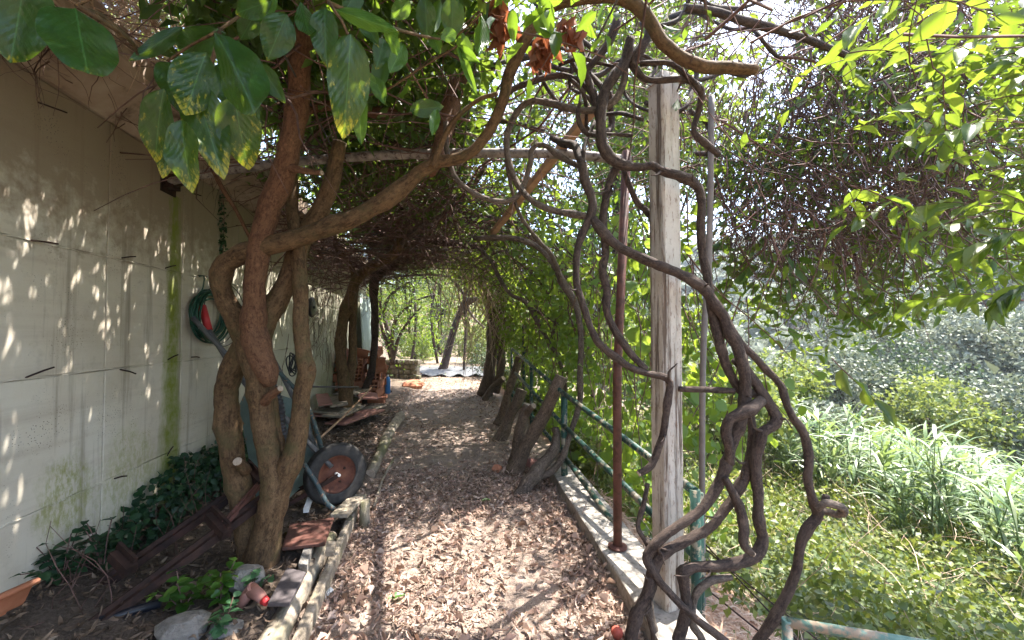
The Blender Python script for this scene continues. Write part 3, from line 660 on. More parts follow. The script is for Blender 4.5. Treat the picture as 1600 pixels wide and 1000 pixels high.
# roof tile at the left edge
tl = empty('roof_tile', P(5, 940, 1.35), 'orange corrugated clay roof tile poking in at the left edge', 'tile')
c0 = P(36, 935, 1.30); dirv = (P(-70, 985, 1.15)-c0); dirv /= np.linalg.norm(dirv); sidev = np.cross(dirv, (0, 0, 1)); sidev /= np.linalg.norm(sidev); upv = np.cross(sidev, dirv)
v = []; nn = 15
for k in (0, 1):
    for th in (0, .012):
        for i in range(nn):
            s = (i/(nn-1)-.5)*.20; h = .018*math.sin(i/(nn-1)*math.pi*3)+th
            v.append(c0+dirv*k*.3+sidev*s*.55+upv*(h-.5*s))
f = []
for i in range(nn-1):
    f += [(nn+i, nn+i+1, 3*nn+i+1, 3*nn+i), (i+1, i, 2*nn+i, 2*nn+i+1), (i, i+1, nn+i+1, nn+i), (2*nn+i+1, 2*nn+i, 3*nn+i, 3*nn+i+1)]
f += [(0, nn, 3*nn, 2*nn), (nn-1, 2*nn-1+0, 4*nn-1, 3*nn-1)]
MB().add(v, f).build('shell', M['clay'], tl, True)

# ------------------------------------------------------------------ rusty steel frame leaning through the bed, blue pipe
fr = empty('angle_iron', P(250, 860, 2.1), 'rusty red angle iron frame lying along the bed against the tree', 'frame')
def fb(a, b, wd, hg, name='bar', mat='rust'): return MB().beam(P(*a), P(*b), wd, hg).beam(P(*a)+np.array((0, .02, .02)), P(*b)+np.array((0, .02, .02)), wd*.3, hg*1.6).build(name, M[mat], fr)
fb((70, 1040, 1.72), (420, 778, 2.46), .035, .04); fb((150, 925, 2.05), (412, 742, 2.62), .03, .035)
fb((327, 806, 2.30), (355, 836, 2.22), .05, .045, 'cross_bar'); fb((178, 866, 2.02), (205, 892, 1.98), .05, .045, 'cross_bar'); fb((384, 730, 2.56), (408, 756, 2.5), .04, .035, 'cross_bar')
fb((346, 826, 2.24), (412, 752, 2.52), .022, .022, 'brace', 'red_paint')
o = MB().tube([P(20, 1020, 1.70), P(150, 972, 1.86), P(252, 942, 1.98)], .021, 12).build('water_pipe', M['blue_pipe'], None, True); tag(o, 'glossy dark blue plastic pipe lying in the bottom left corner', 'pipe')

# ------------------------------------------------------------------ wheelbarrow standing on its nose against the wall
wc = P(525, 740, 3.15); hb = np.array((WX+.09, wc[1]+.16, 1.60))
bar = empty('wheelbarrow', (wc[0], wc[1], .17), 'teal wheelbarrow leaning nose down on the wall, rusty wheel hub facing out', 'wheelbarrow')
ax = CAM-wc; ax[2] = 0; ax /= np.linalg.norm(ax); ax = ax*.9+np.array((.35, 0, .08)); ax /= np.linalg.norm(ax)
RW = .232
whl = MB().lathe([(RW*.60, -.034), (RW*.66, -.043), (RW*.70, -.040), (RW*.80, -.047), (RW*.90, -.041), (RW*.965, -.034), (RW*.95, -.029), (RW*.99, -.022), (RW*.965, -.012), (RW, -.006), (RW*.97, 0), (RW, .006), (RW*.965, .012), (RW*.99, .022), (RW*.95, .029), (RW*.965, .034), (RW*.90, .041), (RW*.80, .047), (RW*.70, .040), (RW*.66, .043), (RW*.60, .034)], wc, ax, 40).build('tyre', M['tyre'], bar, True)
M['hub'] = plain('rusty_red_hub', [(.05,.018,.012), (.11,.036,.02), (.17,.07,.04)], 12, .7, .4, .002, spots=((.10,.04,.03), 10, .55, .68))
MB().lathe([(.0, .0), (RW*.20, .004), (RW*.42, -.010), (RW*.55, .012), (RW*.62, .026), (RW*.62, -.026), (RW*.55, -.012), (0, -.012)], wc, ax, 36).build('rim', M['hub'], bar, True)
hu = np.cross(ax, (0, 0, 1)); hu /= np.linalg.norm(hu); hw = np.cross(ax, hu)
for k in range(4):
    q = wc+hu*RW*.30*math.cos(k*1.571+.4)+hw*RW*.30*math.sin(k*1.571+.4); MB().tube([q-ax*.01, q+ax*.012], .009, 6).build('bolt', M['rust'], bar)
MB().tube([wc-ax*.09, wc+ax*.075], .011, 10).build('axle', M['white'], bar, True)
vl = hb-wc; wdv = np.array((.06, .98, .0)); tn = np.cross(wdv, vl); tn /= np.linalg.norm(tn)
for sgn, nm in ((-1, 0), (1, 1)):
    s0 = wc+ax*.06*(-sgn)+vl*.05; s1 = wc+vl*.38+wdv*(.24*sgn+.22); s2 = hb+wdv*(.27*sgn+.22)
    MB().tube(spline([s0, s1, (s1+s2)/2, s2], .06), .018, 10).build('handle', M['blue_grey_paint' if sgn > 0 else 'handle'], bar, True)
grip0 = P(316, 478, 3.28); grip1 = P(326, 516, 3.26)
MB().tube([grip0, grip1], .028, 12).build('grip', M['red_plastic'], bar, True)
MB().tube(spline([grip1, P(345, 545, 3.25), P(372, 585, 3.22), P(470, 700, 3.1)], .06), .021, 10).build('handle', M['handle'], bar, True)
MB().tube(spline([P(405, 525, 3.75), P(432, 570, 3.7), P(462, 630, 3.55), P(500, 715, 3.35)], .06), .019, 10).build('handle', M['handle'], bar, True)
# tray: tapered tub seen from below
t0 = [P(388, 602, 3.35), P(476, 632, 3.55), P(500, 735, 3.32), P(428, 800, 3.05)]
inn = [(q*.72+sum(t0)/4*.28)-np.array((.16, -.02, .04)) for q in t0]
v = t0+inn+[q+np.array((.008, 0, .008)) for q in t0]+[q+np.array((.008, 0, .008)) for q in inn]
f = [(4, 5, 6, 7), (0, 1, 5, 4), (1, 2, 6, 5), (2, 3, 7, 6), (3, 0, 4, 7), (12, 15, 14, 13), (8, 12, 13, 9), (9, 13, 14, 10), (10, 14, 15, 11), (11, 15, 12, 8), (0, 8, 9, 1), (1, 9, 10, 2), (2, 10, 11, 3), (3, 11, 8, 0)]
MB().add(v, f).build('tray', M['teal'], bar)
MB().tube(spline([P(475, 725, 3.0), P(496, 758, 2.98), P(512, 788, 2.96), P(526, 797, 2.97)], .04), .017, 10).build('leg', M['blue_grey_paint'], bar, True)
MB().beam(wc+ax*.06, P(440, 795, 2.95), .012, .03).build('strut', M['rust'], bar)
MB().beam(wc-ax*.06, P(452, 772, 3.2), .012, .03).build('strut', M['rust'], bar)
# corrugated black hose over it, loop of blue cord
o = MB().tube(spline([P(424, 600, 2.9), P(436, 630, 2.86), P(440, 670, 2.85), P(446, 700, 2.86)], .012), [(.032 if i % 2 else .027) for i in range(len(spline([P(424, 600, 2.9), P(436, 630, 2.86), P(440, 670, 2.85), P(446, 700, 2.86)], .012)))], 14).build('corrugated_hose', M['black'], None); tag(o, 'short black corrugated hose hanging behind the tree trunks', 'hose')

def coil(name, c, r, turns, wr, mat, lab, cat, sy=1.0, jit=.012, tail=None):
    e = empty(name, c, lab, cat); rg = np.random.default_rng(5)
    for k in range(turns):
        a = np.linspace(0, 2*math.pi, 40); rr = r*(1+rg.normal(0, .06)); oy, oz = rg.normal(0, jit, 2)
        pts = np.stack([c[0]+.012+.006*k % .05+.01*np.sin(a*2+k), c[1]+oy+rr*np.cos(a)*sy, c[2]+oz+rr*np.sin(a)*(1+.08*math.sin(k))], 1)
        MB().tube(pts, wr, 7, False).build('loop', mat, e, True)
    if tail: MB().tube(spline([np.array(q) for q in tail], .03), wr*.7, 6).build('tail', mat, e, True)
    return e
cc = onX(322, 492, WX+.03)
coil('garden_hose', cc, .185, 12, .0075, M['hose'], 'coiled dark green garden hose hung on the wall', 'hose', 1.25, .018, [onX(311, 432, WX+.06), onX(319, 432, WX+.07), onX(317, 450, WX+.05), onX(311, 462, WX+.04)])
coil('cable', onX(345, 492, WX+.02), .26, 2, .004, M['wire'], 'loose thin black cable looping around the green hose', 'cable', 1.3, .03)
coil('cord', P(452, 568, 3.9), .085, 6, .006, M['blue_pipe'], 'bundle of dark blue cord hanging on the barrow handle', 'cord', .9, .02)
bp = onX(484, 480, WX+.03)
e = empty('black_pan', bp, 'round black lid hung on the wall behind the tree', 'lid'); MB().lathe([(0, .0), (.13, .0), (.15, .02), (.15, .045), (.12, .05), (0, .055)], bp, (1, .0, 0), 24).build('disc', M['black'], e, True)
MB().lathe([(.0, .075), (.02, .075), (.022, .055)], bp, (1, 0, 0), 12).build('knob', M['black'], e)

# ------------------------------------------------------------------ bricks, boards and litter by the wall farther along
bs_ = empty('brick_stack', (-1.52, 8.35, .12), 'untidy stack of orange hollow clay bricks against the wall', 'bricks')
def hollow(L=.30, W=.15, Hh=.145):
    mb = MB(); t = .016
    for z in (-Hh/2+t/2, 0, Hh/2-t/2): mb.box((0, 0, z), (L, W, t))
    for y in (-W/2+t/2, 0, W/2-t/2): mb.box((0, y, 0), (L-.002, t, Hh-.002))
    return mb.mesh('hollow_brick', M['clay'])
hm = hollow()
rg = random.Random(4); k = 0
for lay, cnt in enumerate((9, 9, 9, 8, 6, 5, 3)):
    for i in range(cnt):
        o = bpy.data.objects.new('brick', hm); COL.objects.link(o); o.parent = bs_
        o.location = (-.28+.30*(i % 3)+rg.uniform(-.03, .03), -.35+(i//3)*.3+rg.uniform(-.04, .04), .075+.15*lay)
        o.rotation_euler = (0, rg.uniform(-.04, .04) if lay < 4 else rg.uniform(-.3, .3), rg.uniform(-.2, .2)+(1.57 if (i*2+lay) % 5 < 3 else 0))
bd = empty('board_pile', (-1.5, 6.9, .1), 'low pile of grey boards and broken tiles beside the second tree', 'boards')
for i in range(14):
    c = np.array((-1.5+rg.uniform(-.25, .3), 6.9+rg.uniform(-.7, .9), .16+.028*i)); a = rg.uniform(-.5, .5)
    MB().box(c, (.12+rg.uniform(0, .3), rg.uniform(.5, 1.1), .022), Matrix.Rotation(a, 4, 'Z') @ Matrix.Rotation(rg.uniform(-.12, .12), 4, 'Y')).build('board', M['wood'] if i % 3 else M['pink_clay'], bd)
bt = P(606, 600, 8.2)
e = empty('water_bottle', bt, 'blue plastic bottle standing at the foot of the brick stack', 'bottle')
MB().lathe([(0, -.19), (.045, -.19), (.05, -.16), (.05, .06), (.035, .12), (.018, .15), (0, .15)], bt, (0,0,1), 16).build('body', M['bluebottle'], e, True); MB().lathe([(.02, .148), (.02, .185), (0, .185)], bt, (0,0,1), 12).build('cap', M['white'], e)
rock('clay_lump', onZ(646, 602, .08), (.30, .2, .16), M['clay'], 'reddish clay lump on the path beyond the bottle', 'lump', 9)
rock('dark_sack', onZ(583, 612, .12), (.42, .3, .14), M['black'], 'dark crumpled sack at the foot of the bricks', 'sack', 10)
ln = empty('lean_pole', P(520, 690, 4.4), 'thin brown pole leaning low across the bed behind the wheel', 'pole')
MB().tube([P(470, 712, 3.6), P(540, 648, 4.9), P(580, 606, 6.4)], .012, 8, True, .1).build('shaft', M['batten'], ln, True)
o = MB().tube([P(480, 604, 5.0), P(560, 605, 6.2)], .012, 8).build('cross_stick', M['wire'], None, True); tag(o, 'straight dark stick fixed level across the second tree', 'stick')

# low stone trough at the end of the path
sw = empty('stone_wall', onZ(640, 590, 0), 'low mossy stone wall end at the far left of the path', 'wall')
c0 = onZ(600, 592, 0); c1 = onZ(652, 594, 0); rg = random.Random(9); dv = c1-c0; Ls = np.linalg.norm(dv); dv /= Ls; nvv = np.array((dv[1], -dv[0], 0)); 
MB().beam(c0+np.array((0, .3, .28)), c1+np.array((-.05, .3, .28)), .42, .62).build('core', M['stonewall'], sw)
for lay in range(4):
    x = 0
    while x < Ls-.05:
        l = rg.uniform(.14, .27)
        MB().box(c0+dv*(x+l/2)+np.array((0, .06, .08+.155*lay)), (l-.02, rg.uniform(.10, .24), rg.uniform(.11, .15)), Matrix.Rotation(rg.uniform(-.09, .09), 4, 'Y') @ Matrix.Rotation(math.atan2(dv[1], dv[0])+rg.uniform(-.05, .05), 4, 'Z')).build('stone', M['stonewall'], sw, bevel=.03)
        x += l
# grey plastic sheet on the ground
tp = []; nn = 18
for j in range(nn):
    for i in range(nn):
        u, vv_ = i/(nn-1), j/(nn-1); a = onZ(655+100*u, 588-14*vv_, .03); tp.append((a[0]+.1*math.sin(7*vv_), a[1], .05+.05*math.sin(u*23+vv_*11)*math.cos(vv_*17)+.03*rg.random()))
o = MB().add(tp, [(j*nn+i, j*nn+i+1, (j+1)*nn+i+1, (j+1)*nn+i) for j in range(nn-1) for i in range(nn-1)]).build('plastic_sheet', M['tarp'], None, True); sm = o.modifiers.new('thick', 'SOLIDIFY'); sm.thickness = .006
tag(o, 'crumpled grey plastic sheet on the ground under the leaning trunk', 'sheet')
# corrugated sheet against the wall end
cs = []; nn = 48
for i in range(nn):
    y = 9.7+1.6*i/(nn-1); x = WX+.12+.02*math.sin(i*1.3)
    cs += [(x+.12, y, .05), (x, y, 2.35)]
o = MB().add(cs, [(2*i, 2*i+2, 2*i+3, 2*i+1) for i in range(nn-1)]).build('corrugated_sheet', M['corr'], None, True); sm = o.modifiers.new('thick', 'SOLIDIFY'); sm.thickness = .004
tag(o, 'pale green corrugated sheet leaning at the far end of the wall', 'sheet')
# small red fruit near the kerb
o = MB().lathe([(0, -.028), (.014, -.026), (.026, -.012), (.03, .004), (.024, .02), (.010, .028), (.004, .022)], onZ(964, 989, .03), (.2, .3, .9), 16).build('fallen_fruit', M['fruit'], None, True); tag(o, 'small round red fruit on the litter at the kerb', 'fruit')
fc = onZ(506, 934, .03)
e = empty('drink_can', fc, 'tiny crushed white can beside the edging timber', 'can'); MB().tube([fc, fc+np.array((.03, .04, .02))], .014, 10, True, .15).build('body', M['white'], e, True)
# ------------------------------------------------------------------ the near multi-stemmed tree
T1 = empty('fruit_tree', P(410, 885, 2.4), 'near fruit tree with several bare brown trunks looping and crossing by the wall', 'tree')
L = limb
L('trunk', [(394, 905, 2.44, 24), (388, 850, 2.45, 20), (378, 790, 2.47, 19), (365, 730, 2.48, 18), (353, 660, 2.5, 18), (353, 610, 2.5, 18), (366, 565, 2.48, 20), (388, 535, 2.45, 20)], M['trunk'], T1, .025, .05, 14, 1)
L('trunk', [(404, 920, 2.38, 36), (410, 880, 2.4, 28), (421, 820, 2.4, 22), (428, 770, 2.4, 22), (420, 720, 2.4, 19), (408, 670, 2.4, 18), (402, 620, 2.4, 19), (397, 580, 2.4, 22), (386, 545, 2.42, 23), (366, 508, 2.42, 18), (347, 472, 2.4, 15), (341, 445, 2.38, 15), (352, 417, 2.36, 15), (388, 398, 2.33, 15), (440, 385, 2.3, 16), (500, 365, 2.27, 15), (560, 342, 2.24, 14), (610, 310, 2.2, 13), (650, 277, 2.18, 12), (676, 261, 2.16, 11), (702, 255, 2.14, 10), (730, 246, 2.12, 9.5), (752, 224, 2.1, 9), (770, 196, 2.08, 9), (785, 160, 2.05, 9), (796, 120, 2.03, 10), (815, 75, 2.0, 10), (837, 40, 1.98, 10), (862, 15, 1.96, 10), (900, 4, 1.94, 11), (955, 0, 1.92, 11), (990, 12, 1.9, 11), (1015, 38, 1.9, 10.5), (1036, 70, 1.9, 10.5), (1065, 92, 1.9, 10.5), (1100, 105, 1.9, 10.5), (1140, 106, 1.9, 10), (1181, 109, 1.9, 8.5)], M['trunk'], T1, .03, .06, 14, 2, M['cut'])
L('trunk', [(421, 602, 2.37, 10), (417, 585, 2.36, 17), (406, 555, 2.36, 20), (398, 525, 2.35, 19), (395, 490, 2.34, 18), (397, 440, 2.32, 17), (402, 390, 2.3, 18), (416, 335, 2.27, 18), (436, 288, 2.24, 19), (449, 245, 2.2, 18), (460, 190, 2.17, 17), (468, 120, 2.12, 18), (474, 50, 2.07, 18), (480, -40, 2.0, 17), (495, -180, 1.9, 14)], M['trunk_red'], T1, .025, .04, 14, 3)
L('branch', [(398, 548, 2.45, 18), (412, 508, 2.46, 18), (434, 468, 2.5, 17), (452, 430, 2.52, 16), (468, 385, 2.52, 15), (490, 348, 2.5, 15), (510, 312, 2.48, 14), (522, 275, 2.46, 13), (531, 222, 2.43, 11)], M['trunk'], T1, .025, .05, 12, 4, M['cut'])
L('branch', [(424, 812, 2.41, 18), (434, 775, 2.41, 18), (446, 740, 2.42, 18), (458, 710, 2.42, 17), (467, 660, 2.42, 15), (471, 615, 2.42, 14), (478, 582, 2.42, 15), (472, 552, 2.42, 13), (469, 500, 2.42, 12), (468, 440, 2.44, 12), (464, 380, 2.46, 11), (458, 330, 2.48, 10), (459, 285, 2.5, 9), (452, 240, 2.52, 8), (442, 150, 2.55, 8), (425, 40, 2.6, 8), (400, -60, 2.6, 7)], M['trunk'], T1, .025, .06, 12, 5)
L('branch', [(422, 605, 2.47, 8), (428, 650, 2.47, 9), (434, 690, 2.46, 9), (441, 725, 2.44, 10)], M['trunk'], T1, .02, .06, 10, 6)
L('stub', [(412, 628, 2.38, 9), (424, 616, 2.34, 7), (438, 607, 2.31, 5.5)], M['trunk_red'], T1, .01, .06, 10, 7, M['cut'])
L('stub', [(384, 736, 2.44, 9), (377, 726, 2.38, 8), (371, 721, 2.33, 7)], M['trunk'], T1, .01, .06, 10, 8, M['cut'])
L('stub', [(474, 586, 2.42, 9), (484, 577, 2.40, 6), (490, 571, 2.39, 4)], M['trunk'], T1, .01, .06, 10, 9)
L('stub', [(452, 262, 2.2, 8), (478, 268, 2.18, 5), (503, 270, 2.16, 4)], M['trunk_red'], T1, .01, .06, 10, 10, M['cut'])
L('branch', [(676, 262, 2.15, 7), (690, 225, 2.13, 5), (710, 188, 2.1, 4), (745, 158, 2.08, 3.5), (777, 146, 2.06, 3.5)], M['trunk'], T1, .02, .06, 8, 11, M['cut'])
L('branch', [(672, 268, 2.2, 10), (690, 225, 2.3, 13), (712, 140, 2.45, 15), (735, 60, 2.6, 15), (755, -40, 2.7, 12)], M['trunk_red'], T1, .04, .05, 10, 12)
L('branch', [(452, 180, 2.2, 7), (520, 165, 2.5, 8), (600, 178, 2.7, 10), (650, 170, 2.8, 9)], M['trunk_red'], T1, .04, .06, 10, 13)
# second and third trees farther along the bed
T2 = empty('garden_tree', P(541, 668, 6.0), 'second slender tree growing by the wall in front of the bricks', 'tree')
L('trunk', [(541, 676, 6.0, 13), (540, 625, 6, 11), (533, 560, 6, 9.5), (532, 525, 6, 9), (538, 490, 6, 9), (547, 460, 5.9, 9), (558, 432, 5.8, 9), (590, 409, 5.6, 9), (612, 399, 5.4, 9), (626, 375, 5.3, 8), (628, 340, 5.2, 7), (645, 318, 5, 6.5), (658, 298, 4.9, 6), (690, 262, 4.7, 5), (730, 225, 4.5, 4)], M['trunk'], T2, .05, .07, 10, 21)
L('branch', [(555, 440, 5.85, 6), (552, 424, 5.85, 5), (541, 406, 5.8, 5), (530, 392, 5.75, 5), (523, 372, 5.7, 4), (520, 330, 5.6, 3)], M['trunk'], T2, .05, .07, 8, 22)
L('branch', [(543, 640, 6.05, 7), (550, 560, 6.1, 7), (551, 510, 6.1, 7), (554, 460, 6.1, 6), (557, 438, 6.05, 6)], M['trunk'], T2, .05, .1, 8, 23)
T3 = empty('garden_tree', P(572, 612, 7.5), 'third tree with a knotted fork standing beside the brick stack', 'tree')
L('trunk', [(568, 618, 7.5, 7), (580, 580, 7.5, 6), (585, 535, 7.5, 6), (586, 490, 7.5, 6), (584, 455, 7.5, 8), (588, 435, 7.5, 7), (610, 420, 7.4, 5), (640, 398, 7.2, 4), (680, 350, 7, 3)], M['vine'], T3, .06, .14, 9, 24)
L('branch', [(586, 440, 7.5, 5), (578, 405, 7.4, 4), (582, 385, 7.3, 3.5), (602, 372, 7.2, 3)], M['vine'], T3, .06, .12, 8, 25)
L('branch', [(587, 436, 7.5, 5), (600, 405, 7.3, 4), (625, 385, 7.1, 3.5)], M['vine'], T3, .06, .12, 8, 26)
# far end of the path
T4 = empty('leaning_tree', P(693, 577, 15.5), 'dark bare trunk leaning right at the far end of the path', 'tree')
L('trunk', [(690, 582, 15.5, 10), (697, 562, 15.5, 7), (705, 532, 15.5, 6), (714, 503, 15.5, 5.5), (723, 480, 15.5, 5.5), (733, 470, 15.4, 6), (746, 467, 15.3, 5)], M['vine'], T4, .15, .12, 9, 27)
L('branch', [(726, 476, 15.5, 3.5), (724, 459, 15.4, 3), (714, 446, 15.3, 3), (700, 430, 15.2, 2)], M['vine'], T4, .15, .1, 7, 28)
L('branch', [(727, 477, 15.5, 2.5), (741, 497, 15.4, 2), (757, 513, 15.3, 2)], M['vine_grey'], T4, .15, .1, 7, 29)
T5 = empty('old_tree', P(765, 612, 9.4), 'thick vine-wrapped trunk at the right side of the path end', 'tree')
L('trunk', [(757, 618, 9.4, 15), (764, 590, 9.4, 11), (770, 540, 9.4, 10), (771, 480, 9.4, 10), (768, 430, 9.4, 11), (765, 380, 9.3, 10), (770, 300, 9.2, 8)], M['stump'], T5, .12, .12, 12, 30)
L('trunk', [(772, 612, 9.2, 9), (782, 580, 9.2, 6.5), (784, 520, 9.2, 7), (782, 450, 9.2, 7), (790, 390, 9.1, 6)], M['stump'], T5, .12, .12, 10, 31)
# ------------------------------------------------------------------ pollarded stumps along the kerb side
def stump(lab, pts, seed, parts=(), mat='stump'):
    e = empty('tree_stump', P(pts[0][0], pts[0][1], pts[0][2]), lab, 'stump', 'cut stumps along the kerb side')
    L('trunk', pts, M[mat], e, .035, .10, 14, seed, M['cut'])
    for nm, q in parts: L(nm, q, M[mat], e, .03, .12, 10, seed+40, M['cut'])
stump('largest cut stump leaning right with a flat pale top', [(800, 748, 4.35, 19), (808, 730, 4.33, 13), (828, 690, 4.3, 11), (850, 650, 4.25, 11), (868, 610, 4.2, 11), (877, 588, 4.2, 11)], 32)
stump('rough short stump with a side cut, just behind the largest stump', [(804, 738, 4.6, 13), (808, 710, 4.6, 10), (812, 680, 4.6, 10), (820, 648, 4.6, 9), (825, 632, 4.6, 8)], 33, [('stub', [(822, 646, 4.6, 7), (829, 638, 4.5, 6), (834, 634, 4.45, 5)])])
stump('leaning stump third from the camera with a slanted top', [(778, 692, 5.6, 14), (785, 675, 5.6, 10), (796, 650, 5.6, 9), (808, 627, 5.5, 9), (816, 609, 5.5, 9)], 34)
stump('tall thin stump farthest back of the leaning four', [(779, 664, 6.5, 10), (785, 645, 6.5, 7), (793, 618, 6.45, 6.5), (803, 585, 6.4, 6.5), (812, 558, 6.4, 6.5)], 35)
stump('pale low stump near the thick vine-wrapped trunk', [(756, 626, 8.8, 7), (766, 610, 8.8, 5), (777, 600, 8.8, 5), (787, 591, 8.7, 4.5)], 36)
e = empty('root_log', onZ(815, 772, .03), 'pale gnarled root log lying beside the kerb end', 'log')
L('body', [(810, 782, 3.75, 15), (818, 768, 3.78, 13), (832, 746, 3.85, 12), (848, 726, 3.9, 11), (862, 712, 3.95, 11), (870, 692, 4.0, 8), (868, 668, 4.05, 6)], M['vine_grey'], e, .025, .22, 12, 37)
CL = empty('climbing_stem', P(848, 738, 3.9), 'slim brown stem rising from the root log up into the leaves', 'vine')
L('stem', [(838, 748, 3.88, 6), (862, 736, 3.9, 6), (880, 712, 3.95, 5.5), (890, 682, 4.0, 5), (900, 652, 4, 5), (907, 622, 4, 5), (907, 585, 4, 5), (909, 545, 4, 5), (906, 506, 4, 5), (897, 470, 4, 6), (879, 440, 4, 6.5), (864, 410, 4, 6), (840, 386, 4, 5), (800, 372, 4, 5), (740, 372, 4.1, 4)], M['vine_grey'], CL, .04, .08, 9, 38)
CL2 = empty('climbing_stem', P(880, 585, 5.0), 'forked thin stem crossing behind the big stump up to the roof', 'vine')
L('stem', [(884, 610, 5, 3.5), (879, 581, 5, 3.5), (870, 557, 5, 3.5), (846, 515, 5, 4), (822, 473, 5, 4), (798, 461, 5, 3.5), (783, 440, 5, 3.5), (765, 405, 5, 3), (740, 380, 5, 3)], M['vine_grey'], CL2, .05, .1, 8, 39)
L('stem', [(870, 557, 5, 3), (864, 524, 5, 3), (867, 503, 5, 3), (852, 494, 5, 2.5), (825, 478, 5, 2.5)], M['vine_grey'], CL2, .05, .1, 8, 40)
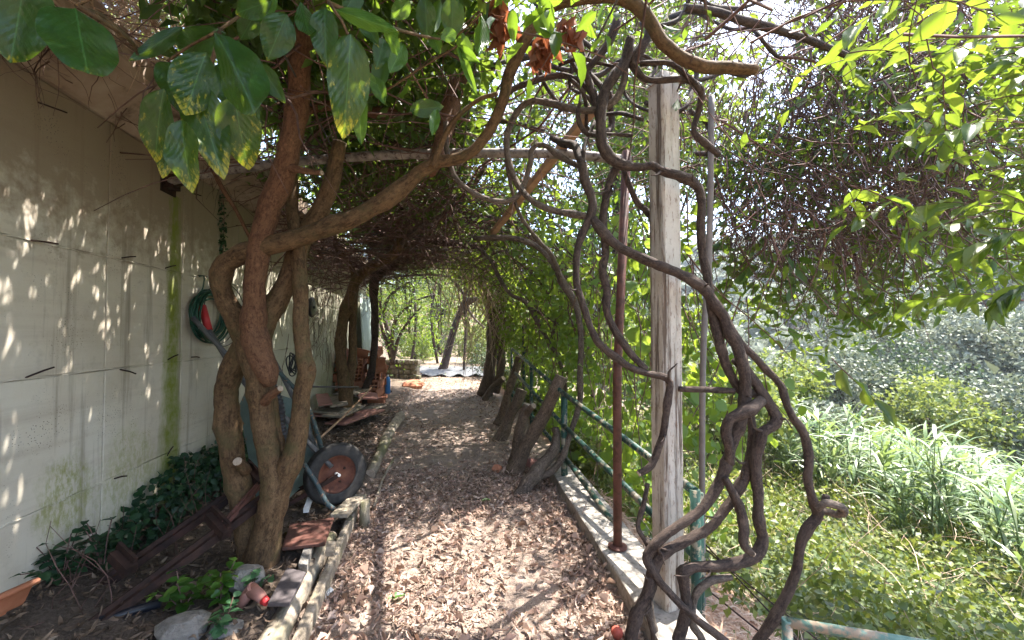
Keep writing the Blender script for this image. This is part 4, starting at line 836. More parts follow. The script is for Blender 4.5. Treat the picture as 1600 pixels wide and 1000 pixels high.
# ------------------------------------------------------------------ twisted vine round the concrete post
V1 = empty('twisted_vine', P(1050, 1010, 1.95), 'thick twisted vine stems knotted around the concrete post', 'vine')
VV = [
 [(985, 60, 1.98, 8), (978, 95, 1.97, 8), (960, 118, 1.96, 9), (946, 142, 1.96, 9), (940, 172, 1.96, 9), (938, 214, 1.96, 9), (946, 238, 1.96, 9), (962, 253, 1.97, 9), (984, 260, 1.97, 8), (1004, 261, 1.97, 7), (1018, 258, 1.96, 7), (1032, 266, 1.95, 7), (1054, 273, 1.95, 7.5), (1074, 279, 1.96, 9), (1089, 290, 1.98, 8), (1096, 312, 2.0, 7), (1094, 360, 2.02, 7), (1098, 400, 2.03, 7), (1106, 436, 2.03, 7.5), (1112, 480, 2.02, 8), (1122, 520, 2.0, 8), (1131, 556, 2.0, 8), (1146, 592, 2.0, 8), (1162, 612, 1.99, 8), (1182, 614, 1.98, 8)],
 [(926, 342, 1.99, 7), (944, 366, 1.99, 9), (966, 386, 1.99, 8), (1004, 404, 1.98, 8), (1032, 416, 1.96, 8), (1060, 427, 1.95, 8), (1080, 437, 1.96, 9), (1102, 453, 1.97, 9), (1118, 475, 1.97, 9), (1132, 496, 1.97, 9), (1142, 524, 1.96, 10), (1154, 546, 1.96, 10), (1161, 580, 1.95, 10), (1162, 620, 1.95, 9), (1156, 662, 1.95, 9), (1143, 700, 1.94, 9), (1132, 735, 1.93, 9), (1117, 767, 1.92, 8.5), (1095, 795, 1.91, 8), (1065, 818, 1.90, 8), (1036, 838, 1.9, 8), (1018, 857, 1.9, 8), (1011, 873, 1.9, 8), (1020, 892, 1.88, 7), (1042, 922, 1.85, 6.5), (1072, 952, 1.82, 6.5), (1100, 977, 1.78, 6.5), (1135, 1003, 1.75, 6.5), (1160, 1030, 1.72, 6)],
 [(1150, 560, 1.98, 9), (1172, 585, 1.97, 8), (1186, 605, 1.96, 8), (1198, 622, 1.95, 9), (1209, 640, 1.94, 9), (1214, 654, 1.93, 10), (1206, 667, 1.92, 9), (1192, 674, 1.92, 9), (1187, 690, 1.92, 9), (1182, 714, 1.92, 9), (1181, 742, 1.92, 9), (1185, 776, 1.92, 8.5), (1186, 812, 1.92, 9), (1192, 836, 1.92, 9), (1191, 854, 1.91, 10), (1184, 867, 1.9, 10), (1170, 876, 1.89, 9), (1145, 882, 1.88, 9), (1110, 886, 1.87, 9), (1082, 887, 1.87, 9), (1068, 897, 1.87, 10), (1071, 920, 1.87, 9), (1073, 945, 1.87, 9), (1067, 975, 1.86, 9), (1058, 1005, 1.86, 11), (1052, 1050, 1.86, 12)],
 [(1190, 626, 1.93, 9), (1174, 638, 1.90, 10), (1152, 648, 1.89, 10), (1138, 657, 1.89, 9), (1134, 676, 1.90, 9), (1139, 700, 1.91, 8), (1140, 725, 1.92, 7)],
 [(1170, 640, 1.99, 7), (1174, 660, 1.99, 7), (1175, 690, 1.98, 7.5), (1171, 722, 1.97, 8), (1162, 750, 1.96, 8), (1147, 776, 1.95, 8), (1130, 798, 1.94, 8), (1110, 822, 1.93, 8), (1080, 840, 1.92, 8), (1056, 852, 1.91, 8), (1035, 868, 1.9, 9), (1024, 884, 1.9, 10), (1018, 905, 1.89, 11), (1012, 930, 1.88, 11), (997, 953, 1.87, 10), (988, 985, 1.86, 10), (984, 1030, 1.85, 12)],
 [(1132, 745, 1.90, 6), (1145, 770, 1.89, 7), (1157, 796, 1.88, 7.5), (1162, 822, 1.87, 8), (1161, 846, 1.86, 8), (1167, 857, 1.86, 6.5), (1177, 866, 1.86, 4)],
 [(910, 255, 2.0, 8), (914, 282, 2.0, 8), (922, 302, 2.0, 8), (926, 322, 2.0, 8), (920, 342, 2.0, 7), (910, 364, 2.0, 6.5), (902, 392, 2.0, 6), (900, 420, 2.0, 6), (902, 450, 2.0, 6), (914, 484, 2.0, 6), (924, 514, 2.0, 6), (936, 536, 2.0, 6), (960, 556, 1.99, 6), (984, 572, 1.98, 6), (1010, 582, 1.97, 6), (1036, 588, 1.96, 6), (1047, 597, 1.95, 6), (1046, 615, 1.95, 6), (1042, 642, 1.95, 6), (1037, 676, 1.95, 6), (1025, 710, 1.94, 6), (1015, 729, 1.93, 6), (998, 740, 1.92, 5)],
 [(970, 255, 2.02, 7), (960, 268, 2.02, 6.5), (952, 288, 2.02, 6.5), (946, 316, 2.02, 6.5), (942, 342, 2.02, 7), (944, 372, 2.02, 6.5), (946, 400, 2.02, 6.5), (942, 426, 2.02, 6), (948, 454, 2.02, 6.5), (948, 484, 2.02, 6.5), (956, 508, 2.02, 6.5), (970, 532, 2.01, 6.5), (988, 556, 2.0, 6), (1010, 578, 1.98, 5.5)],
 [(972, 258, 2.25, 5), (984, 290, 2.25, 5), (996, 316, 2.25, 5), (1012, 333, 2.25, 5), (1020, 350, 2.25, 4.5), (1023, 400, 2.25, 4)],
 [(1060, 607, 2.02, 5), (1100, 609, 2.0, 5), (1148, 611, 1.98, 5)],
 [(1012, 755, 2.0, 4), (1005, 792, 1.98, 4), (997, 824, 1.96, 4), (1012, 852, 1.93, 4.5)],
 [(1142, 902, 1.9, 5.5), (1116, 906, 1.88, 6), (1100, 915, 1.87, 6.5), (1087, 930, 1.87, 6.5), (1084, 950, 1.87, 5), (1082, 975, 1.86, 6), (1097, 1000, 1.84, 6), (1110, 1040, 1.82, 6)],
 [(1012, 925, 1.92, 8), (1016, 960, 1.92, 7), (1024, 990, 1.92, 8), (1030, 1040, 1.92, 9)],
]
for i, q in enumerate(VV): L('stem', q, M['vine'] if i not in (11, 12) else M['vine_grey'], V1, .016, .11, 12, 50+i, M['cut'] if i in (5, 6) else None)
rq = random.Random(8)
for i in range(26):      # short dead side shoots on the twisted stems
    q = VV[rq.choice((0, 1, 2, 4, 6, 7))]; j = rq.randrange(2, len(q)-3); a = q[j]; an = rq.uniform(0, 6.28); l = rq.uniform(10, 34)
    L('side_shoot', [(a[0], a[1], a[2], 3), (a[0]+math.cos(an)*l*.5, a[1]+math.sin(an)*l*.5, a[2]-.03, 1.8), (a[0]+math.cos(an+.5)*l, a[1]+math.sin(an+.5)*l, a[2]-.06, 1)], M['vine'], V1, .01, .12, 6, 300+i, None, False)
V2 = empty('lone_vine', P(1180, 1010, 1.9), 'lone wavy vine stem with a knot, standing right of the tangle', 'vine')
L('stem', [(1140, 510, 1.98, 6), (1160, 538, 1.97, 6.5), (1178, 556, 1.96, 6), (1196, 576, 1.95, 6), (1220, 602, 1.94, 5.5), (1229, 630, 1.93, 6), (1240, 655, 1.93, 6.5), (1255, 678, 1.92, 7), (1262, 712, 1.92, 7), (1261, 745, 1.92, 7), (1267, 774, 1.92, 7), (1275, 794, 1.92, 8), (1276, 808, 1.92, 8), (1262, 823, 1.92, 8), (1250, 850, 1.92, 7.5), (1245, 887, 1.92, 7.5), (1232, 922, 1.92, 7.5), (1217, 952, 1.92, 8), (1202, 976, 1.92, 9), (1183, 1003, 1.92, 8), (1160, 1045, 1.92, 9)], M['vine'], V2, .018, .08, 12, 70)
L('knot', [(1276, 795, 1.9, 6), (1290, 786, 1.88, 6.5), (1308, 790, 1.88, 7), (1318, 797, 1.89, 6.5), (1310, 804, 1.92, 6), (1292, 800, 1.95, 6), (1280, 797, 1.95, 5)], M['vine_grey'], V2, .01, .1, 12, 71)
L('knot', [(1286, 790, 1.93, 5), (1290, 780, 1.93, 6), (1291, 773, 1.93, 5)], M['vine'], V2, .01, .1, 10, 72)
# ------------------------------------------------------------------ looping stems under the roof of leaves
RF = empty('roof_vine', P(760, 250, 2.6), 'leafy vine roof of looping stems and brown twigs over the path', 'vine')
RV = [
 ([(696, 190, 2.2, 4.5), (698, 234, 2.2, 4.5), (704, 258, 2.2, 4.5), (714, 280, 2.2, 4.5), (734, 298, 2.2, 4.5), (756, 309, 2.2, 4.5), (780, 315, 2.2, 4.5), (800, 312, 2.2, 4.5), (814, 300, 2.2, 4.5), (824, 276, 2.2, 4.5), (830, 250, 2.2, 4.5), (830, 236, 2.2, 4), (840, 226, 2.2, 4), (856, 228, 2.2, 4.5), (870, 240, 2.18, 5), (890, 252, 2.14, 5), (912, 263, 2.05, 5)], 'vine_grey'),
 ([(978, 100, 2.0, 6), (974, 130, 2.0, 6), (960, 158, 2.0, 6), (940, 170, 2.02, 6), (916, 174, 2.05, 5.5), (890, 170, 2.1, 5.5), (860, 162, 2.15, 5.5), (832, 159, 2.18, 5.5), (814, 168, 2.2, 5.5), (798, 195, 2.2, 5.5), (791, 222, 2.2, 5.5), (792, 242, 2.2, 5.5), (798, 266, 2.2, 5.5), (806, 286, 2.2, 5.5), (818, 302, 2.18, 5.5), (832, 314, 2.15, 5.5), (850, 324, 2.12, 5.5), (870, 330, 2.08, 5.5), (896, 334, 2.04, 6), (914, 338, 2.01, 6), (928, 345, 2.0, 7)], 'vine_grey'),
 ([(776, 160, 2.15, 5), (800, 140, 2.15, 5), (820, 132, 2.15, 5), (850, 122, 2.15, 5), (880, 118, 2.15, 5), (906, 128, 2.12, 5), (928, 148, 2.08, 6), (940, 165, 2.05, 6)], 'vine'),
 ([(965, 30, 2.05, 8), (950, 68, 2.05, 7), (930, 95, 2.05, 6), (916, 112, 2.05, 6), (922, 132, 2.05, 6), (930, 158, 2.04, 6.5), (937, 190, 2.02, 7)], 'vine'),
 ([(905, 60, 2.1, 5), (912, 90, 2.1, 5), (918, 112, 2.08, 5), (930, 125, 2.06, 5), (948, 146, 2.02, 6)], 'vine'),
 ([(1015, 40, 2.0, 6), (1010, 62, 2.0, 7), (998, 80, 2.0, 9), (988, 100, 2.0, 8), (1000, 118, 2.0, 6), (1015, 126, 2.0, 5), (1040, 126, 1.98, 5), (1070, 125, 2.0, 5), (1095, 140, 2.05, 5), (1090, 180, 2.1, 5), (1084, 205, 2.1, 5), (1100, 222, 2.1, 5.5), (1124, 242, 2.12, 5)], 'vine'),
 ([(1000, 100, 1.99, 4.5), (1025, 98, 1.98, 4.5), (1050, 100, 1.97, 4.5), (1068, 115, 1.98, 4.5), (1085, 130, 2.0, 4.5), (1098, 150, 2.1, 4)], 'vine'),
 ([(905, 225, 2.1, 6), (902, 250, 2.08, 6), (910, 275, 2.05, 6), (906, 205, 2.1, 6)][::-1] if False else [(862, 215, 2.3, 5), (880, 224, 2.2, 6), (898, 228, 2.12, 7), (905, 245, 2.06, 7), (912, 262, 2.02, 7)], 'vine'),
 ([(930, 190, 2.1, 3), (918, 215, 2.08, 3.5), (912, 238, 2.05, 3.5), (911, 260, 2.02, 4)], 'vine'),
 ([(1070, 12, 2.2, 6), (1115, 18, 2.2, 7), (1160, 32, 2.2, 7), (1210, 45, 2.2, 6), (1260, 60, 2.25, 6), (1330, 90, 2.3, 5)], 'vine'),
 ([(628, 380, 5.2, 4), (650, 360, 5, 4), (690, 335, 4.8, 4), (715, 316, 4.6, 4), (740, 290, 4.2, 4), (760, 255, 3.8, 4)], 'vine_grey'),
 ([(560, 378, 6.2, 4), (600, 366, 6, 5), (650, 372, 6, 6), (700, 380, 6, 6), (740, 385, 6, 5), (790, 370, 6, 5), (830, 380, 6, 5), (870, 410, 6, 5), (890, 450, 6, 5)], 'vine'),
 ([(640, 350, 5.5, 3), (700, 345, 5.5, 3.5), (760, 338, 5.5, 3.5), (810, 352, 5.5, 4), (850, 385, 5.5, 4), (880, 430, 5.5, 4)], 'vine'),
 ([(590, 345, 5.0, 3), (640, 322, 5.0, 3), (700, 310, 5.0, 3), (760, 320, 5.0, 3), (810, 345, 5, 3)], 'vine'),
 ([(660, 390, 7.5, 4), (720, 372, 7.5, 4), (770, 380, 7.5, 5), (800, 400, 7.5, 4), (830, 430, 7.5, 4)], 'vine'),
 ([(790, 250, 3.2, 3), (810, 330, 3.4, 3), (840, 375, 3.6, 3.5), (862, 400, 3.8, 4), (880, 445, 4, 4)], 'vine_grey'),
 ([(700, 60, 2.6, 5), (745, 120, 2.8, 5), (800, 80, 2.6, 5), (850, 60, 2.4, 4)], 'vine'),
 ([(600, 210, 3.2, 5), (640, 235, 3.2, 4), (700, 215, 3.2, 4), (780, 190, 3.1, 4), (850, 205, 3, 4)], 'vine'),
]
rq = random.Random(3)
for i in range(16):      # middling stems winding through the roof edge near the post
    a = [rq.uniform(860, 1180), rq.uniform(-40, 190), rq.uniform(2.1, 3.0)]; an = rq.uniform(0, 6.28); q = []
    for j in range(7):
        q.append((a[0], a[1], a[2], rq.uniform(2.5, 4.5)))
        an += rq.gauss(0, .7); a = [a[0]+math.cos(an)*34, min(240, a[1]+math.sin(an)*30), max(2.05, a[2]+rq.gauss(0, .12))]
    RV.append((q, 'vine'))
for i, (q, mm) in enumerate(RV): L('stem', q, M[mm], RF, .03, .08, 9, 90+i)
# ------------------------------------------------------------------ helpers for leaves kept as objects
def leaf_grid(name, mat, fold=.16, droop=.16, wav=.03, nx_=10, ny_=3, prof=.85, pw=.8, seed=0):
    rg = np.random.default_rng(seed); v = []; f = []; ph = rg.uniform(0, 6, 3)
    for i in range(nx_+1):
        x = i/nx_; wv = .5*max(0.0, math.sin(math.pi*x**prof))**pw
        for j in range(-ny_, ny_+1):
            s = j/ny_; y = wv*s
            v.append((x, y, fold*abs(y)-droop*x*x+wav*math.sin(x*13+ph[0]+abs(s)*2)*abs(s)))
    m = 2*ny_+1
    for i in range(nx_):
        for j in range(m-1): f.append((i*m+j, (i+1)*m+j, (i+1)*m+j+1, i*m+j+1))
    me = bpy.data.meshes.new(name); me.from_pydata(v, [], f); me.update(); me.polygons.foreach_set('use_smooth', [True]*len(f)); me.materials.append(mat)
    return me
def put_leaf(name, me, base, tip, width, face, parent):
    base = np.array(base, float); d = np.array(tip, float)-base; Ln = np.linalg.norm(d); x = d/Ln
    z = np.array(face, float); z = z-x*np.dot(z, x); z /= np.linalg.norm(z)+1e-9; y = np.cross(z, x)
    o = bpy.data.objects.new(name, me); COL.objects.link(o)
    Mw = Matrix(((x[0]*Ln, y[0]*width, z[0]*Ln, base[0]), (x[1]*Ln, y[1]*width, z[1]*Ln, base[1]), (x[2]*Ln, y[2]*width, z[2]*Ln, base[2]), (0, 0, 0, 1)))
    if parent is not None:
        o.parent = parent; o.matrix_parent_inverse = Matrix.Translation(-world_loc(parent))
    o.matrix_basis = Mw
    return o
# ------------------------------------------------------------------ big leaves of the near tree
BG = [leaf_grid('large_leaf', M['big_green'], seed=s, nx_=14, ny_=4) for s in range(3)]
BM = [leaf_grid('large_leaf', M['big_mottled'], seed=s+5, nx_=14, ny_=4) for s in range(3)]
BF = [leaf_grid('large_leaf', M['big_fresh'], seed=s+9, nx_=14, ny_=4) for s in range(3)]
OV = leaf_grid('large_leaf', M['big_green'], prof=.72, pw=.55, seed=3, nx_=14, ny_=4)
big = [(40, -40, 18, 97, 74, .80, 'O'), (118, 12, 136, 130, 86, .80, 'O'), (352, 52, 268, 84, 44, 1.0, 'G'), (285, 42, 206, 97, 22, 1.05, 'G'), (338, 54, 422, 200, 74, .92, 'G'), (322, 82, 284, 184, 62, .98, 'M'),
       (262, 96, 284, 168, 44, 1.02, 'G'), (256, 138, 234, 254, 44, .95, 'M'), (302, 128, 346, 268, 58, 1.0, 'M'), (284, 188, 290, 296, 50, .94, 'M'), (270, 205, 254, 274, 30, 1.04, 'M'), (366, 150, 384, 264, 62, 1.0, 'M'),
       (338, 100, 402, 194, 56, 1.08, 'G'), (404, 98, 442, 158, 28, 1.1, 'G'), (448, 22, 418, 92, 46, 1.0, 'G'), (470, 4, 486, 66, 30, .98, 'G'), (508, 12, 506, 98, 42, .98, 'G'), (548, 52, 540, 214, 62, .95, 'M'),
       (560, 130, 562, 226, 28, 1.05, 'F'), (522, 14, 628, 52, 24, 1.0, 'F'), (598, 40, 630, 90, 24, 1.0, 'F'), (425, 2, 362, 20, 34, 1.0, 'G'), (400, 18, 376, 64, 30, 1.1, 'G'), (432, -10, 390, 30, 34, 1.1, 'F'),
       (752, 24, 751, 97, 24, 1.3, 'F'), (712, 50, 690, 60, 20, 1.3, 'F'), (708, -6, 706, 62, 36, 1.35, 'G'), (640, 172, 694, 166, 26, 1.5, 'G'), (682, 172, 676, 208, 16, 1.5, 'F'), (715, 72, 746, 96, 16, 1.4, 'F'), (718, 74, 744, 148, 13, 1.4, 'F'),
       (664, -4, 668, 60, 30, 1.4, 'G'), (676, 54, 686, 80, 20, 1.5, 'F'), (630, 70, 612, 110, 28, 1.3, 'F'), (600, 60, 590, 105, 26, 1.2, 'G'), (560, 20, 590, 66, 26, 1.15, 'G'), (640, 0, 612, 30, 26, 1.3, 'F'), (560, -20, 540, 20, 30, 1.1, 'G'), (585, 120, 600, 160, 22, 1.5, 'F'), (566, 118, 590, 132, 18, 1.4, 'F')]
cnt = 0
T1L = empty('overhanging_branch', P(420, -60, 1.1), 'leafy overhanging branch with large drooping mottled leaves, top left', 'branch')
for (a, b, c, d_, wpx, dep, k) in big:
    me = OV if k == 'O' else {'G': BG, 'M': BM, 'F': BF}[k][cnt % 3]; cnt += 1
    pb_, pt_ = P(a, b, dep), P(c, d_, dep-.04+.08*random.random()); fc = (CAM-pb_)/np.linalg.norm(CAM-pb_)
    fc = fc*(1 if random.random() < .7 else -1)+RNG.normal(0, .18, 3)
    put_leaf('leaf', me, pb_, pt_, wpx*1.04*dep/FPX, fc, T1L)
for q in ([(480, -60, 1.3), (400, 5, 1.1), (345, 45, 1.0), (300, 70, 1.02), (262, 95, 1.03)], [(480, -60, 1.3), (360, -40, 1.0), (200, -30, .85), (120, 8, .8), (100, -20, .8)], [(345, 45, 1.0), (330, 100, 1.0), (300, 130, 1.0), (286, 190, .97)],
          [(480, -60, 1.3), (515, 5, 1.0), (540, 45, .97), (560, 120, 1.02)], [(515, 5, 1.0), (600, 40, 1.1), (700, 60, 1.4), (752, 22, 1.35)], [(560, 150, 2.0), (600, 142, 1.6), (660, 105, 1.5), (715, 72, 1.4)], [(120, 8, .8), (200, 60, .9), (215, 85, 1.0)], [(200, 60, .95), (160, 25, .9), (120, 10, .82)], [(360, -40, 1.0), (100, -90, .82), (40, -42, .8)]):
    s = spline(np.array([P(*z) for z in q]), .03); MB().tube(s, np.linspace(.006, .003, len(s)), 6, True, .1).build('twig', M['trunk'], T1L, True)
CT = [leaf_grid('citrus_leaf', M['citrus'], seed=s+20, nx_=6, ny_=2, fold=.25, droop=.2) for s in range(4)]
n = 110
for i in range(n):       # more leaves of that tree higher up, at their own distances
    b = P(random.uniform(380, 960), random.uniform(-160, 190)*random.random(), random.uniform(1.5, 2.5)); L_ = random.uniform(.09, .15)
    d_ = RNG.normal(0, 1, 3); d_[2] -= .9; d_ /= np.linalg.norm(d_)
    put_leaf('leaf', CT[i % 4], b, b+d_*L_, L_*random.uniform(.36, .48), RNG.normal(0, 1, 3)+np.array((0, 0, .8)), T1)

# ------------------------------------------------------------------ gaps cut in the growth so that the sun reaches the path
def sungap(p):
    gx = p[:, 0]-p[:, 2]*SUN[0]/SUN[2]; gy = p[:, 1]-p[:, 2]*SUN[1]/SUN[2]
    f = vnoise(gx, gy, 6.0, 51)*.55+vnoise(gx, gy, 13., 52)*.5
    th = np.interp(gy, [.6, 1.4, 2.6, 3.4, 4.6, 7, 12], [.0, -.5, -.48, -.22, .08, .1, .05])+np.where(gx > .8, -.35, 0)+.55*sstep(-.35, -.75, gx)
    return (f > th) & (gx > -.95) & (gx < 1.25) & (gy > .5) & (gy < 12)
def thin_walk(W, keep):
    g = np.zeros(len(W), bool)
    for k in (0, W.shape[1]//2, W.shape[1]-1): g |= sungap(W[:, k])
    return W[~(g & (RNG.random(len(W)) > keep))]
def thin(p, keep=.03): return ~(sungap(p) & (RNG.random(len(p)) > keep))
# ------------------------------------------------------------------ the roof: brown twigs, leaves above
n = 3600
st = np.stack([RNG.uniform(-1.7, 2.3, n), RNG.uniform(.8, 10.5, n), RNG.uniform(2.62, 3.2, n)], 1)
st[:, 2] += .055*np.clip(st[:, 1]-2.5, 0, 9)
d0 = rdir(n); d0[:, 2] *= .3
st[:, 2] -= .26*np.abs(st[:, 0]-.2)**1.8*sstep(3.2, 5, st[:, 1]); k = ~((st[:, 0] < -1.2) & (st[:, 1] < 3.8)) & (np.linalg.norm(st-CAM, axis=1) > 2.25); st = st[k]; d0 = d0[k]; n = len(st)
wk = twig_walk(st, d0, RNG.uniform(.5, 1.3, n), 8, .28, -.005); wk = thin_walk(wk, .22); n = len(wk)
link('twig_tangle', twig_mesh('twig_tangle', wk, .003+.007*RNG.random(n)**2, .002, M['twig']), RF, 'stuff')
n = 850     # thicker mat of twigs along the arch farther down the path
st = np.stack([RNG.uniform(-1.5, 1.6, n), RNG.uniform(4.4, 8.6, n), np.zeros(n)], 1); st[:, 2] = 3.02+.03*(st[:, 1]-5)-.30*np.abs(st[:, 0]-.1)**1.8+RNG.normal(0, .09, n)
d0 = np.stack([RNG.normal(0, 1.2, n), RNG.normal(0, .8, n), RNG.normal(0, .12, n)], 1)
wk = twig_walk(st, d0, RNG.uniform(.7, 1.6, n), 8, .2, -.004); wk = thin_walk(wk, .4); n = len(wk)
link('twig_mat', twig_mesh('twig_mat', wk, RNG.uniform(.005, .012, n), .003, M['twig']), RF, 'stuff')
# the tunnel's shoulder: stems and leaves curving down from the roof to the railing
def shoulder(n, a0, a1, y0, y1, j):
    a = RNG.uniform(a0, a1, n); Y = RNG.uniform(y0, y1, n); q = 1+RNG.normal(0, j, n)
    return np.stack([-.05+1.5*np.cos(a)**.8*q, Y, 1.0+2.05*np.sin(a)*q], 1), a
n = 520; st, an_ = shoulder(n, .15, 1.35, 3.9, 10.5, .07); d0 = np.stack([-np.sin(an_), RNG.normal(0, .7, n), np.cos(an_)], 1)*np.where(RNG.random(n) < .5, 1, -1)[:, None]
link('arch_twigs', twig_mesh('arch_twigs', twig_walk(st, d0, RNG.uniform(.5, 1.3, n), 9, .2, -.01), RNG.uniform(.004, .011, n), .003, M['twig']), RF, 'stuff')
n = 7500; pos, an_ = shoulder(n, .0, 1.45, 3.8, 11, .09); k = RNG.integers(0, 260, n); cen = shoulder(260, .0, 1.45, 3.8, 11, .06)[0]; pos = np.where((RNG.random(n) < .7)[:, None], cen[k]+RNG.normal(0, .12, (n, 3)), pos); L_ = RNG.uniform(.07, .12, n)
link('arch_foliage', leaf_mesh('arch_foliage', pos, rdir(n, -.5), rdir(n, .5), L_, L_*RNG.uniform(.45, .7, n), LEAF_S, M['lime']), RF, 'stuff')
def clumps(n, cn, lo, hi, sig):
    c = np.stack([RNG.uniform(lo[i], hi[i], cn) for i in range(3)], 1); k = RNG.integers(0, cn, n)
    return c[k]+RNG.normal(0, 1, (n, 3))*np.array(sig)
ROOF_N = 49000
n = ROOF_N
pos = np.concatenate([clumps(int(n*.62), 900, (-1.75, -1.0, 2.85), (1.2, 11.5, 3.5), (.17, .17, .10)), clumps(int(n*.38), 420, (.6, -.2, 2.75), (3.6, 11.5, 3.6), (.17, .17, .12))])
pos = np.concatenate([pos, clumps(20000, 420, (-1.3, -.6, 2.9), (.2, 11.5, 3.5), (.16, .16, .10)), np.stack([RNG.uniform(-1.25, .25, 17000), RNG.uniform(-.8, 11, 17000), RNG.uniform(2.95, 3.5, 17000)], 1), np.stack([RNG.uniform(-1.75, -.5, 9000), RNG.uniform(-.5, 4.4, 9000), RNG.uniform(3.4, 3.85, 9000)], 1)])  # extra leaf layers added over the roof to keep sun off the wall
BIGL = np.zeros(len(pos), bool); BIGL[-26000:] = True
pos[:, 2] += .04*np.clip(pos[:, 1]-3, 0, 9)
keep = thin(pos) & ~((pos[:, 0] < -1.2) & (pos[:, 1] < 3.6) & (pos[:, 2] < 3.38))
keep &= ~((pos[:, 1] > 4.0) & (pos[:, 1] < 9.5) & (pos[:, 0] > -.3) & (RNG.random(len(pos)) < .45)); keep &= np.linalg.norm(pos-CAM, axis=1) > 1.55
tw = (pos[:, 0]-WX)/SUN[0]; wy = pos[:, 1]-tw*SUN[1]; wz = pos[:, 2]-tw*SUN[2]          # where each leaf's shadow meets the wall
holes = [(onX(px_, py_, WX)[1], onX(px_, py_, WX)[2], r_) for px_, py_, r_ in ((12, 310, .07), (52, 342, .055), (8, 375, .05), (150, 445, .045), (175, 440, .03), (192, 515, .04), (230, 540, .035), (160, 505, .03), (5, 525, .05), (22, 545, .03), (30, 730, .05), (72, 742, .045), (50, 722, .03), (245, 436, .03), (232, 345, .04), (296, 370, .03), (310, 400, .03), (18, 800, .04), (213, 700, .03), (140, 632, .035), (134, 640, .03), (297, 588, .03), (255, 650, .03), (60, 620, .02), (120, 415, .02), (200, 640, .02))]+[(random.uniform(3.6, 10.5), random.uniform(.3, 2.1), random.uniform(.02, .05)) for _ in range(40)]+[(random.uniform(9.0, 10.8), random.uniform(.4, 2.1), .08) for _ in range(16)]
for (hy, hz, r_) in holes: keep &= ~((wy-hy)**2+((wz-hz)*.42)**2 < (r_*.8+.014)**2)  # holes cut in the leaves to drop sun flecks on the wall
pos = pos[keep]; BIGL = BIGL[keep]; n = len(pos)
L_ = np.where(BIGL, RNG.uniform(.10, .15, n), RNG.uniform(.06, .115, n))
link('foliage', leaf_mesh('foliage', pos, rdir(n, -.35), rdir(n, .7), L_, L_*RNG.uniform(.36, .5, n), LEAF_S, M['canopy']), RF, 'stuff')
DL = [leaf_grid('dead_leaf', M['deadred'], seed=s+30, nx_=6, ny_=2, fold=.5, droop=.3, wav=.06) for s in range(3)]
for (px_, py_, dd, m_) in ((770, 30, 1.9, 22), (850, 85, 2.0, 24), (785, 50, 1.95, 12), (885, 50, 1.95, 9), (665, 20, 2.2, 6), (906, 60, 1.9, 6)):
    for i in range(m_):
        b = P(px_+random.gauss(0, 9), py_-14+random.gauss(0, 8), dd); L_ = random.uniform(.08, .13); dr = np.array((random.gauss(0, .35), random.gauss(0, .35), -1.0)); dr /= np.linalg.norm(dr)
        put_leaf('dead_leaf', DL[i % 3], b, b+dr*L_, L_*.4, RNG.normal(0, 1, 3), RF)

# ------------------------------------------------------------------ hanging tangle on the open side
HV = empty('hanging_vine', P(1250, 300, 3.0), 'dense hanging tangle of brown twigs and backlit leaves on the valley side', 'vine')
def ylow(px): return np.interp(px, [1040, 1080, 1140, 1220, 1300, 1420, 1600, 1900], [330, 420, 500, 560, 570, 520, 440, 420])
def sample(n, p0, p1, d0_, d1_, top=-420, low=0, pw=1.0):
    px = p0+(p1-p0)*RNG.random(n)**pw; d = (d0_**3+(d1_**3-d0_**3)*RNG.random(n))**(1/3); lo = ylow(px)+low; py = top+(lo-top)*RNG.random(n)**.85
    return CAM+RT*((px-800)/FPX*d)[:, None]+UP*((500-py)/FPX*d)[:, None]+FW*d[:, None]
n = 4700; st = sample(n, 1060, 1520, 2.6, 4.4, -140, -110, 1.25); st[:, 2] += .25
d0 = np.stack([RNG.normal(0, .55, n), RNG.normal(0, .55, n), RNG.normal(-.75, .5, n)], 1)
wk = twig_walk(st, d0, RNG.uniform(.35, .95, n), 9, .3, -.05); wk = thin_walk(wk, .14); n = len(wk)
link('twig_tangle', twig_mesh('twig_tangle', wk, RNG.uniform(.003, .008, n), .002, M['twig']), HV, 'stuff')
n = 620; px = RNG.uniform(870, 1110, n); py = RNG.uniform(-80, 210, n); d = RNG.uniform(2.7, 5.5, n)
st = CAM+RT*((px-800)/FPX*d)[:, None]+UP*((500-py)/FPX*d)[:, None]+FW*d[:, None]
TF = thin_walk(twig_walk(st, rdir(n, -.3), RNG.uniform(.3, .9, n), 9, .3, -.04), .22)
link('twig_fringe', twig_mesh('twig_fringe', TF, RNG.uniform(.002, .005, len(TF)), .0015, M['twig']), HV, 'stuff')
n = 620; px = RNG.uniform(640, 930, n); py = RNG.uniform(40, 300, n); d = RNG.uniform(3.0, 5.6, n)
st = CAM+RT*((px-800)/FPX*d)[:, None]+UP*((500-py)/FPX*d)[:, None]+FW*d[:, None]; st[:, 2] = np.clip(st[:, 2], 2.7, 3.6)
TF = thin_walk(twig_walk(st, rdir(n)*np.array((1, 1, .4)), RNG.uniform(.4, 1.1, n), 9, .3, -.01), .3)
link('twig_fringe', twig_mesh('twig_fringe', TF, RNG.uniform(.002, .006, len(TF)), .0015, M['twig']), RF, 'stuff')
n = 1000; st = sample(n, 1110, 1700, 2.5, 4.8, -120, -60); d0 = rdir(n, -.1); wk2 = thin_walk(twig_walk(st, d0, RNG.uniform(.3, .8, n), 8, .25, -.04), .3); n = len(wk2)
link('twig_spray', twig_mesh('twig_spray', wk2, RNG.uniform(.0025, .006, n), .0015, M['twig']), HV, 'stuff')
n = 11500; pos = sample(n, 1080, 1850, 2.9, 5.0, -90, -10, .62)
